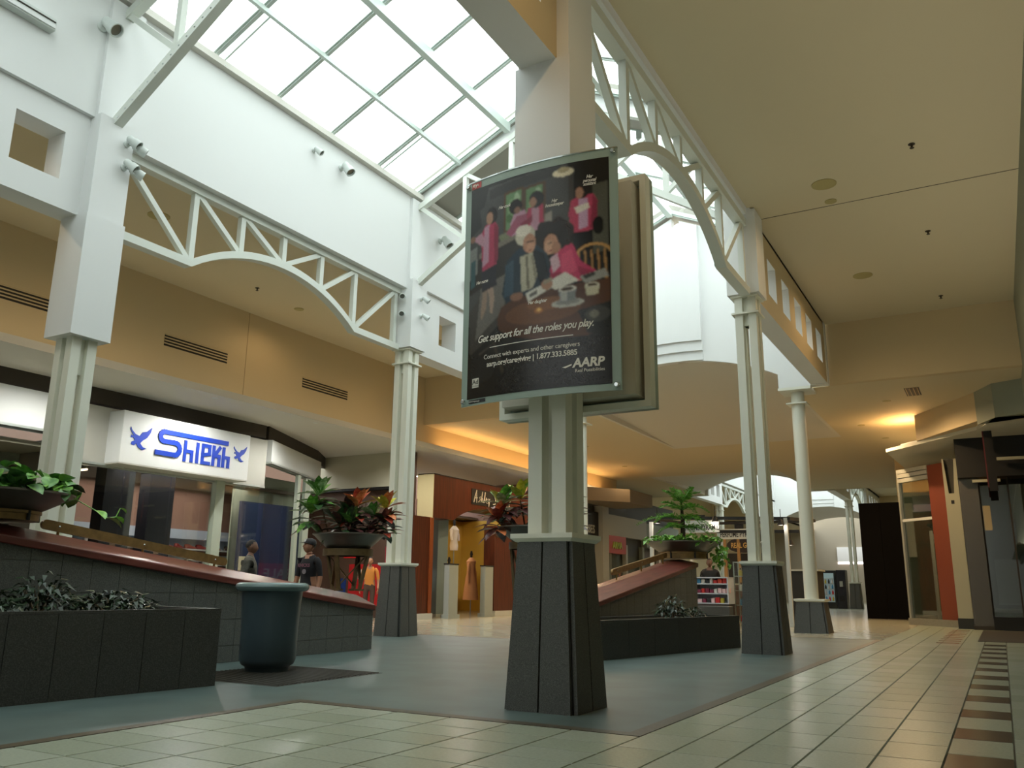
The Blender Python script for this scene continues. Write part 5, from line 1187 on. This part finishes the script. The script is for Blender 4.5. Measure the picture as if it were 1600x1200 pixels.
MB().box(-4.38, -2.9, 33.98, 34.14, 0, .02).build('foot', DARK, bw)
# ================================================================== PERFUME STAND
ks = thing('perfume_kiosk', (-7.2, 26.5, 0), 'black overhead lighting frame of the perfume stand on thin white posts', 'kiosk')
for p, q in (((-9.3, 25, 3.12), (-5.1, 25, 2.98)), ((-9.3, 29, 3.2), (-5.1, 29, 3.2)), ((-9.3, 25, 3.12), (-9.3, 29, 3.2)), ((-5.1, 25, 2.98), (-5.1, 29, 3.2)), ((-7.6, 26.4, 2.75), (-5.1, 26.4, 2.7))): MB().beam(p, q, .08, .09).build('beam', BLACK, ks)
for x, y in ((-5.18, 25), (-9.25, 25.05), (-5.18, 28.95), (-9.25, 28.95)): MB().box(x - .05, x + .05, y - .05, y + .05, 0, 3.0).build('post', FASC, ks)
for k, (x, y, z) in enumerate(((-7.2, 24.9, 2.95), (-5.3, 24.9, 2.8), (-9.0, 24.9, 2.95), (-6.6, 27.9, 2.5), (-8.3, 26.5, 2.45), (-5.35, 26.3, 2.3))):
    t = thing('kiosk_lamp', (x, y, z), ['glaring spot lamp in front of the nearer perfume sign', 'spot lamp hanging at the right end of the perfume stand frame', 'spot lamp at the left end of the perfume stand frame', 'small red-tinted lamp under the farther perfume sign', 'small lamp behind the pine foliage', 'lower lamp by the right post of the perfume stand'][k], 'lamp', 'spot lamps of the perfume stand')
    MB().lathe([(.03, .16), (.06, .12), (.1, 0), (.095, -.01)], (x, y, z), 14).build('shade', BLACK, t, smooth=True); MB().lathe([(.001, .012), (.085, .012), (.06, .05)], (x, y, z), 12).build('bulb', mat('bulb_glow', (255, 236, 214), .5, emit=8), t); MB().tube([(x, y, z + .15), (x, y, z + .45)], .01, 6).build('rod', BLACK, t)
    l = lamp('kiosk_bulb', 'POINT', (0, 0, -.06), 6, (1, .85, .7), size=.06); l.parent = t
SIGNW = mat('sign_grey_white', (196, 200, 194), .5)
def psign(x0, x1, y, z0, z1, label, size):
    t = thing('perfume_sign', ((x0 + x1) / 2, y, z0), label, 'sign', 'perfume stand signs')
    MB().box(x0, x1, y, y + .04, z0, z1).build('board', SIGNW, t); MB().box((x0 + x1) / 2 - .15, (x0 + x1) / 2 + .15, y, y + .03, z1, z1 + .16).build('hanger', BLACK, t)
    text('PERFUME PYRAMID', size, lambda u, v, w: ((x0 + x1) / 2 + u, y - .004 - w, z0 + (z1 - z0) * .2 + v), DKI, 'lettering', t, .006, 0, 'CENTER', .002, .95, .62)
psign(-8.25, -7.12, 25, 2.64, 3.0, 'nearer perfume pyramid sign, left, partly behind the pine', .24)
psign(-8.2, -6.95, 29, 2.66, 3.0, 'farther perfume pyramid sign, lower, beside the right column', .26)
rg = thing('shop_sign', (-8.0, 31, 2.45), 'black oval real gold sign with yellow letters', 'sign')
MB().prism([(-7.95 + .62 * math.cos(a), 2.55 + .27 * math.sin(a)) for a in [k * 6.2832 / 24 for k in range(24)]], 'y', 31, 31.06).build('oval_board', mat('oval_dark', (32, 20, 16), .5), rg)
text('REAL GOLD', .26, lambda u, v, w: (-7.95 + u, 30.995 - w, 2.46 + v), mat('gold_letter', (196, 160, 90), .4), 'lettering', rg, .006, 0, 'CENTER', .004, .95, .7)
MB().box(-8.6, -7.3, 31.0, 31.05, 2.82, 2.88).build('hanger', BLACK, rg)
gk = thing('jewellery_kiosk', (-8, 31.5, 0), 'dark jewellery stand with gilt posts below the oval sign', 'kiosk')
MB().box(-8.8, -7.1, 30.95, 32.6, 0, 1.15).build('counter', mat('counter_brown', (72, 50, 34), .4), gk); MB().box(-8.85, -7.05, 30.9, 32.65, 1.15, 1.2).build('counter_top', FASG, gk)
for x in (-8.7, -8.2, -7.7, -7.2): MB().box(x, x + .1, 30.99, 31.09, 1.2, 2.85).build('post', mat('gilt_post', (150, 116, 70), .4), gk)
MB().box(-8.8, -7.1, 31.9, 32.0, 1.2, 2.3).build('back_panel', BLACK, gk)
sh_ = thing('display_case', (-7.0, 23.7, 0), 'white perfume display shelf facing the court', 'display case')
MB().box(-7.46, -6.53, 23.5, 24.1, 0, .6).build('base', mat('case_base', (60, 52, 46), .6), sh_)
for z in (.6, .86, 1.12): MB().box(-7.46, -6.53, 23.5, 24.1, z, z + .03).build('shelf', SHW, sh_)
MB().box(-7.46, -6.53, 23.95, 24.1, .6, 1.3).build('back', SHW, sh_); MB().box(-7.48, -7.45, 23.48, 24.1, .6, 1.3).build('side', SHW, sh_); MB().box(-6.54, -6.51, 23.48, 24.1, .6, 1.3).build('side', SHW, sh_); MB().box(-7.48, -6.51, 23.48, 24.1, 1.29, 1.32).build('top', SHW, sh_)
random.seed(9)
BX = [mat('box_%d' % k, c, .5) for k, c in enumerate(((190, 40, 36), (120, 34, 60), (60, 130, 170), (40, 38, 42), (226, 190, 190), (206, 70, 50), (200, 196, 190), (190, 170, 60)))]
nmc = ('red', 'burgundy', 'blue', 'black', 'pink', 'orange', 'white', 'yellow')
for r_, z in enumerate((1.15, .89, .63)):
    x = -7.4; row = [(2, .1), (6, .1), (3, .1), (6, .08), (0, .1), (5, .12), (0, .1)] if r_ == 0 else ([(1, .1), (0, .09), (1, .1), (1, .1), (6, .09), (4, .1), (4, .09), (4, .1)] if r_ == 1 else [(4, .12), (1, .1), (3, .1), (4, .1), (0, .12), (7, .09)])
    for c, w in row:
        h = random.uniform(.09, .15)
        o = MB().box(-w / 2, w / 2, -.06, .06, 0, h).build('perfume_box', BX[c], None, bevel=.006); o.location = (x + w / 2, 23.62, z)
        tag(o, '%s perfume box on the %s row of the white display shelf' % (nmc[c], ('top', 'middle', 'bottom')[r_]), 'box', 'perfume boxes, %s row %s' % (('top', 'middle', 'bottom')[r_], nmc[c])); x += w + .02
gc = thing('glass_case', (-6.3, 24.6, 0), 'tall glass perfume cabinet between shelf and right column', 'display case')
for x, y in ((-6.6, 24.4), (-5.95, 24.4), (-6.6, 24.9), (-5.95, 24.9)): MB().box(x, x + .03, y, y + .03, 0, 1.75).build('post', ALU, gc)
for z in (.1, .55, .95, 1.35, 1.74): MB().box(-6.6, -5.92, 24.4, 24.93, z, z + .02).build('shelf', ALU, gc)
MB().box(-6.6, -5.92, 24.395, 24.4, .1, 1.74).build('pane', GLASS, gc)
for k in range(12):
    z = (.12, .57, .97, 1.37)[k % 4]; x = -6.45 + (k // 4) * .2; c = (0, 2, 6, 7, 4, 1, 5, 3)[k % 8]
    t = thing('perfume_bottle', (x, 24.62, z), '%s perfume bottle in the tall glass cabinet' % nmc[c], 'bottle', 'perfume bottles in the glass cabinet, ' + nmc[c])
    MB().lathe([(.05, 0), (.055, .02), (.055, .14), (.02, .17)], (x, 24.62, z), 10).build('flask', BX[c], t, smooth=True); MB().lathe([(.02, .17), (.022, .22)], (x, 24.62, z), 8).build('cap', BLACK, t)
# stand behind the right column
cb = thing('sales_counter', (-5.2, 27.0, 0), 'black sales counter right of the four-shaft column', 'counter')
MB().box(-5.5, -4.7, 26.6, 27.6, 0, 1.55).build('body', mat('counter_black', (34, 32, 30), .5), cb); MB().box(-5.55, -4.65, 26.55, 27.65, 1.55, 1.6).build('top', FASG, cb)
MB().box(-5.1, -4.75, 26.59, 26.6, 1.15, 1.45).build('price_card', FASG, cb)
# ================================================================== FAR ATRIUM
C2, Q0, Q1, Q2, Q3 = -10.9, 45.9, 51.6, 58.8, 66.0
end_wall(C2, Q0, 'wall_far_arch', steps=False)
end_wall(C2, Q3, 'wall_far_end')
for nm, xc, y0, y1, ws in (('wall_far_beam_left', -14.6, Q0, Q1, [46.6, 47.9, 49.2, 50.4]), ('wall_far_beam_left_2', -14.6, Q2, Q3, [60, 61.3, 62.6, 63.9]), ('wall_far_beam_right', -7.2, Q0, Q1, [46.6, 47.9, 49.2, 50.4]), ('wall_far_beam_right_2', -7.2, Q2, Q3, [60, 61.3, 62.6, 63.9])): window_beam(xc, y0, y1, ws, nm, True)
for x0, x1, nm in ((-14.8, -14.4, 'wall_far_clerestory_left'), (-7.4, -7.0, 'wall_far_clerestory_right')): struct(MB().box(x0, x1, Q0, Q3, 7.5, 9.65), nm, WHITE, at=(x0, Q0, 7.5))
side_truss(-14.6, Q1, Q2, 'small far arched truss on the left of the second atrium', 53.1, 57.3)
side_truss(-7.2, Q1, Q2, 'small far arched truss on the right of the second atrium', 53.1, 57.3)
skylight(C2, Q0 + .2, Q3 - .1, 8, 'far skylight of the second atrium', lite=True)
column(-14.6, Q1, 'far left column of the second atrium under the small truss')
column(-7.15, Q1 + .2, 'far four-shaft column left of the black barricade')
column(-7.15, Q2, 'farthest four-shaft column in the second atrium')
struct(MB().box(-19.5, -14.6, 46, 66, ZC, ZC + .1), 'ceiling_far_left', TANC, at=(-17, 56, ZC)); struct(MB().box(-7.2, -3, 46, 66, ZC, ZC + .1), 'ceiling_far_right', TANC, at=(-5, 56, ZC))
struct(MB().box(-19.5, -14.4, 45.9, 46.1, ZP, ZC), 'wall_far_cross_left', TAN, at=(-17, 46, ZP)); struct(MB().box(-7.3, -3, 45.9, 46.1, ZP, ZC), 'wall_far_cross_right', TAN, at=(-5, 46, ZP))
vault(C2, 66.2, 74, 'ceiling_far_vault', 1.0, .8); struct(MB().box(-19.5, -13.75, 66, 78, ZP, ZP + .1), 'ceiling_far_3', TANC, at=(-17, 70, ZP)); struct(MB().box(-8, -3, 66, 78, ZP, ZP + .1), 'ceiling_far_4', TANC, at=(-5, 70, ZP))
struct(MB().box(-19.5, -14.4, 66.0, 66.2, ZP, ZC).box(-7.3, -3, 66.0, 66.2, ZP, ZC), 'wall_far_cross_2', TAN, at=(-11, 66, ZP))
struct(MB().box(-20, -2, 78, 78.2, 0, 8), 'wall_far_back', mat('far_back_wall', (150, 142, 124), .7), at=(-11, 78, 0))
downlight(C2, 70, .35, 'glowing ceiling lamp under the far vault', 7.02, 300)
lamp('far_hall_lamp', 'AREA', (-10, 74.5, 5.5), 60, (1, .93, .8), (0, 0, 0), 6, 3)
lb = thing('light_panel', (-9.5, 78, 3.0), 'bright white lit fascia at the far end of the mall', 'fascia')
MB().box(-12, -7, 77.8, 78, 3.4, 4.6).build('board', WHITE, lb); MB().box(-12, -7, 77.85, 78, 3.2, 3.35).build('tube', mat('far_tube', (255, 244, 246), .5, emit=4), lb)
ck = thing('drinks_cooler', (-8.5, 51.0, 0), 'black drinks cooler with lit glass shelves right of the round column', 'cooler')
MB().box(-9.25, -8.15, 51.6, 52.4, 0, 2.1).build('cabinet', mat('cooler_black', (24, 30, 34), .4), ck); MB().box(-9.15, -8.25, 51.57, 51.6, .35, 1.95).build('interior', mat('cooler_inside', (150, 172, 176), .5, emit=.25), ck)
for z in (.4, .75, 1.05, 1.35, 1.62): MB().box(-9.15, -8.25, 51.5, 51.58, z, z + .03).build('shelf', FASG, ck)
for k in range(20):
    z = (.43, .78, 1.08, 1.38)[k % 4]; x = -9.05 + (k // 4) * .18
    o = MB().lathe([(.05, 0), (.05, .14), (.02, .2), (.02, .23)], (0, 0, 0), 8).build('drink_bottle', BX[(3, 2, 7, 6, 0)[(k * 7) % 5]], None, smooth=True); o.location = (x, 51.5, z)
    tag(o, 'bottle on a shelf of the far drinks cooler', 'bottle', 'bottles in the drinks cooler')
vm = thing('vending_machine', (-7.8, 51.0, 0), 'dark vending machine beside the drinks cooler', 'vending machine')
MB().box(-8.1, -7.62, 51.6, 52.4, 0, 2.12).build('cabinet', mat('vend_navy', (26, 28, 38), .35), vm); MB().box(-7.95, -7.78, 51.58, 51.6, 1.2, 1.5).build('display', FASG, vm); MB().box(-8.0, -7.72, 51.57, 51.6, .4, .7).build('tray', BLACK, vm)
# ================================================================== PEOPLE
SKIN = mat('skin', (168, 120, 92), .55); SKIN2 = mat('skin_dark', (112, 78, 60), .55); HAIRM = mat('hair_dark', (28, 22, 20), .7); JEANS = mat('trousers_dark', (40, 42, 50), .8); SHOEB = mat('shoe_black', (24, 24, 24), .5)
def person(loc, heading, h, label, shirt, pants=JEANS, skin=SKIN, short=True, cap=None, stride=.12, armpose=((.02, .05), (.02, -.02)), headturn=(0, 0), extra=None, bulk=1.0):
    """local frame: facing +X, left is +Y, scaled from a 1.75 m figure"""
    root = thing('person', loc, label, 'person', None, heading); s = h / 1.75
    V = []; E = []; RD = []; T = []
    def v(p, r, par=None, tag_=''):
        V.append(Vector(p) * s); b_ = bulk if tag_ == 'shirt' else 1; RD.append((r[0] * s * b_, r[1] * s * b_)); T.append(tag_)
        if par is not None: E.append((par, len(V) - 1))
        return len(V) - 1
    pel = v((0, 0, .95), (.13, .16)); w = v((0, 0, 1.08), (.115, .15), pel, 'shirt'); ch = v((.01, 0, 1.27), (.125, .17), w, 'shirt'); sh0 = v((0, 0, 1.42), (.09, .12), ch, 'shirt'); nk = v((.01, 0, 1.5), (.055, .055), sh0, 'skin'); v((.02, 0, 1.56), (.055, .055), nk, 'skin')
    hands = []
    for k, sd in enumerate((1, -1)):
        dx, dx2 = armpose[k]
        a = v((0, sd * .19, 1.4), (.062, .062), sh0, 'shirt'); e = v((dx * .5 - .02, sd * .245, 1.13), (.045, .045), a, 'shirt'); f0 = v((dx + .0, sd * .255, 1.0), (.04, .04), e, 'skin' if short else 'shirt'); wr = v((dx2 + dx + .06, sd * .26, .87), (.03, .026), f0, 'skin' if short else 'shirt')
        hands.append((Vector((dx2 + dx + .06, sd * .26, .87)), sd))
        st_ = stride * sd
        hp = v((0, sd * .095, .9), (.095, .095), pel, 'pants'); kn = v((st_ * .5 + .02, sd * .1, .5), (.062, .062), hp, 'pants'); an = v((st_ - .03, sd * .1, .1), (.045, .042), kn, 'pants'); v((st_ + .02, sd * .105, .045), (.04, .045), an, 'shoe'); v((st_ + .13, sd * .11, .035), (.03, .04), len(V) - 1, 'shoe')
    me = bpy.data.meshes.new('body'); me.from_pydata(V, E, []); ob = bpy.data.objects.new('body', me); COL.objects.link(ob)
    ob.modifiers.new('skin', 'SKIN'); sub = ob.modifiers.new('sub', 'SUBSURF'); sub.levels = 2; sub.render_levels = 2
    for i, sv in enumerate(me.skin_vertices[0].data): sv.radius = RD[i]; sv.use_root = (i == 0)
    bpy.context.view_layer.update()
    body = bpy.data.meshes.new_from_object(ob.evaluated_get(bpy.context.evaluated_depsgraph_get())); bpy.data.objects.remove(ob)
    ms = [shirt, pants, skin, SHOEB]; body.materials.clear()
    for m_ in ms: body.materials.append(m_)
    idx = {'shirt': 0, 'pants': 1, 'skin': 2, 'shoe': 3, '': 1}
    for p in body.polygons:
        best = None; c = p.center
        for a, b in E:
            A, B = V[a], V[b]; d = B - A; t = max(0, min(1, (c - A).dot(d) / d.length_squared)); q = (c - (A + d * t)).length
            if best is None or q < best[0]: best = (q, T[b], t)
        k = idx[best[1]]
        z = c.z / s
        if k == 0 and z < .98: k = 1
        if k == 1 and best[1] == 'pants' and z > .93: k = 0 if z > .99 else 1
        p.material_index = k; p.use_smooth = True
    # hands with fingers, added to the same body mesh
    import bmesh
    bm = bmesh.new(); bm.from_mesh(body)
    mb = MB()
    for c, sd in hands:
        mb.ball(c + Vector((.01, 0, -.045)), (.038, .018, .048), 10, 6)
        for k in range(4): mb.tube([c + Vector((-.022 + k * .02, 0, -.08)), c + Vector((-.02 + k * .021, sd * -.006, -.115)), c + Vector((-.01 + k * .02, sd * -.02, -.145 + abs(k - 1.4) * .008))], [.0095, .0088, .007], 6)
        mb.tube([c + Vector((.035, 0, -.03)), c + Vector((.06, -sd * .01, -.065)), c + Vector((.06, -sd * .018, -.095))], [.011, .01, .008], 6)
    off = len(bm.verts); vs = [bm.verts.new(Vector(q) * s) for q in mb.v]
    for f_ in mb.f:
        try: fc = bm.faces.new([vs[i] for i in f_]); fc.material_index = 2; fc.smooth = True
        except ValueError: pass
    # head: skull, jaw, nose, ears, brow
    yaw, pitch = headturn
    HM = Matrix.Translation(Vector((.03, 0, 1.64)) * s) @ Matrix.Rotation(yaw, 4, 'Z') @ Matrix.Rotation(pitch, 4, 'Y') @ Matrix.Scale(s, 4)
    hd = MB(); n0, m0 = 16, 12
    vs_ = []
    hb_ = MB().ball((0, 0, 0), (.098, .075, .118), n0, m0)
    for x, y, z in hb_.v:
        if z < -.02: k = 1 - .32 * min(1, (-.02 - z) / .1); y *= k; x = x * (1 - .12 * min(1, (-.02 - z) / .1)) + .012
        if x > .07 and -.0 < z < .03: x -= .008
        vs_.append((x, y, z))
    hd.add(vs_, hb_.f)
    hd.hexa([(.085, -.014, -.03), (.118, -.012, -.034), (.118, .012, -.034), (.085, .014, -.03)], [(.085, -.006, .025), (.095, -.005, .02), (.095, .005, .02), (.085, .006, .025)])
    for sd in (1, -1): hd.ball((-.005, sd * .077, -.005), (.022, .01, .032), 8, 5)
    hv = [bm.verts.new(HM @ Vector(q)) for q in hd.v]
    for f_ in hd.f:
        try: fc = bm.faces.new([hv[i] for i in f_]); fc.material_index = 2; fc.smooth = True
        except ValueError: pass
    bm.to_mesh(body); bm.free()
    bo_ = bpy.data.objects.new('body', body); COL.objects.link(bo_); bo_.parent = root
    for nm, rows, m_ in (('eyes', [(.088, sd * .032, .01, .008) for sd in (1, -1)], BLACK), ('mouth', [(.088, 0, -.062, .018)], mat('lips', (120, 66, 56), .5))):
        q = MB()
        for x, y, z, r in rows: q.ball((x, y, z), (.006, r, r * (.55 if nm == 'eyes' else .25)), 8, 5)
        place(q, HM).build(nm, m_, root, local=True, smooth=True)
    hr = MB().ball((-.012, 0, .022), (.1, .081, .108), 16, 10)
    keep = [f_ for f_ in hr.f if sum(hr.v[i][2] for i in f_) / len(f_) > .045 - .9 * max(-.1, min(.06, -sum(hr.v[i][0] for i in f_) / len(f_) * 1.0))]
    hr.f = keep; hr.c = [None] * len(keep)
    place(hr, HM).build('hair', HAIRM, root, local=True, smooth=True)
    if cap:
        c_ = MB().lathe([(.104, .03), (.106, .055), (.1, .09), (.07, .125), (.02, .14)], (-.005, 0, 0), 18); c_.add([(.06, -.075, .045), (.17, -.045, .02), (.19, 0, .018), (.17, .045, .02), (.06, .075, .045), (.06, .0, .062)], [(0, 1, 2, 5), (5, 2, 3, 4)])
        co = place(c_, HM).build('cap', cap, root, local=True, smooth=True)
        place(MB().box(.09, .106, -.022, .022, .055, .1), HM).build('cap_patch', WHITE, co, local=True)
    if extra: extra(root, s)
    return root
TSH = mat('black_tshirt', (30, 29, 33), .85); CAPM = mat('cap_black', (24, 23, 26), .7)
def logo(root, s):
    m1 = mat('shirt_print', (116, 74, 88), .8)
    o = text('KNICKS', .075, lambda u, v, w: ((.148 + w - .45 * u * u) * s, u * s, (1.29 + v) * s), m1, 'shirt_lettering', None, .004, 0, 'CENTER', .003)
    # mirrored so that it reads from the front
    for v_ in o.data.vertices: v_.co.y = v_.co.y
    o.parent = root
    c = MB().lathe([(.001, 0), (.042, 0), (.042, .006)], (0, 0, 0), 18); c.v = [((.147 + z) * s, (x + .02) * s, (1.21 + y) * s) for x, y, z in c.v]; c.build('shirt_emblem', mat('shirt_grey', (134, 124, 130), .8), root, local=True)
HD = math.radians
person((-10.35, 11.17, 0), HD(-88), 1.75, 'man in black cap and black printed T-shirt, standing beyond the left bench', TSH, cap=CAPM, extra=logo, headturn=(HD(-30), HD(-12)), armpose=((.02, .02), (.04, .06)), stride=.05)
person((-11.2, 10.6, 0), HD(40), 1.72, 'man in a grey camouflage jacket walking, left of the black-capped man', mat('camo_jacket', (74, 72, 64), .8, noise=.7, scale=9), short=False, skin=SKIN2, bulk=1.3, stride=.2, armpose=((.1, .08), (-.08, -.02)))
person((-15.9, 19.7, 0), HD(-60), 1.78, 'shopper in an orange top behind the crossed bowl stand', mat('orange_top', (206, 132, 56), .8), mat('brown_trousers', (78, 58, 48), .8), stride=.08)
person((-7.45, 25.0, 0), HD(-80), 1.86, 'vendor in black clothes behind the perfume shelf', mat('black_clothes', (20, 20, 22), .8), skin=SKIN2, short=False, bulk=1.4, stride=.03)
person((-13.6, 33.0, 0), HD(170), 1.7, 'person in dark clothes standing by the far left shops', mat('dark_coat', (24, 22, 22), .85), skin=SKIN2, short=False, stride=.06)
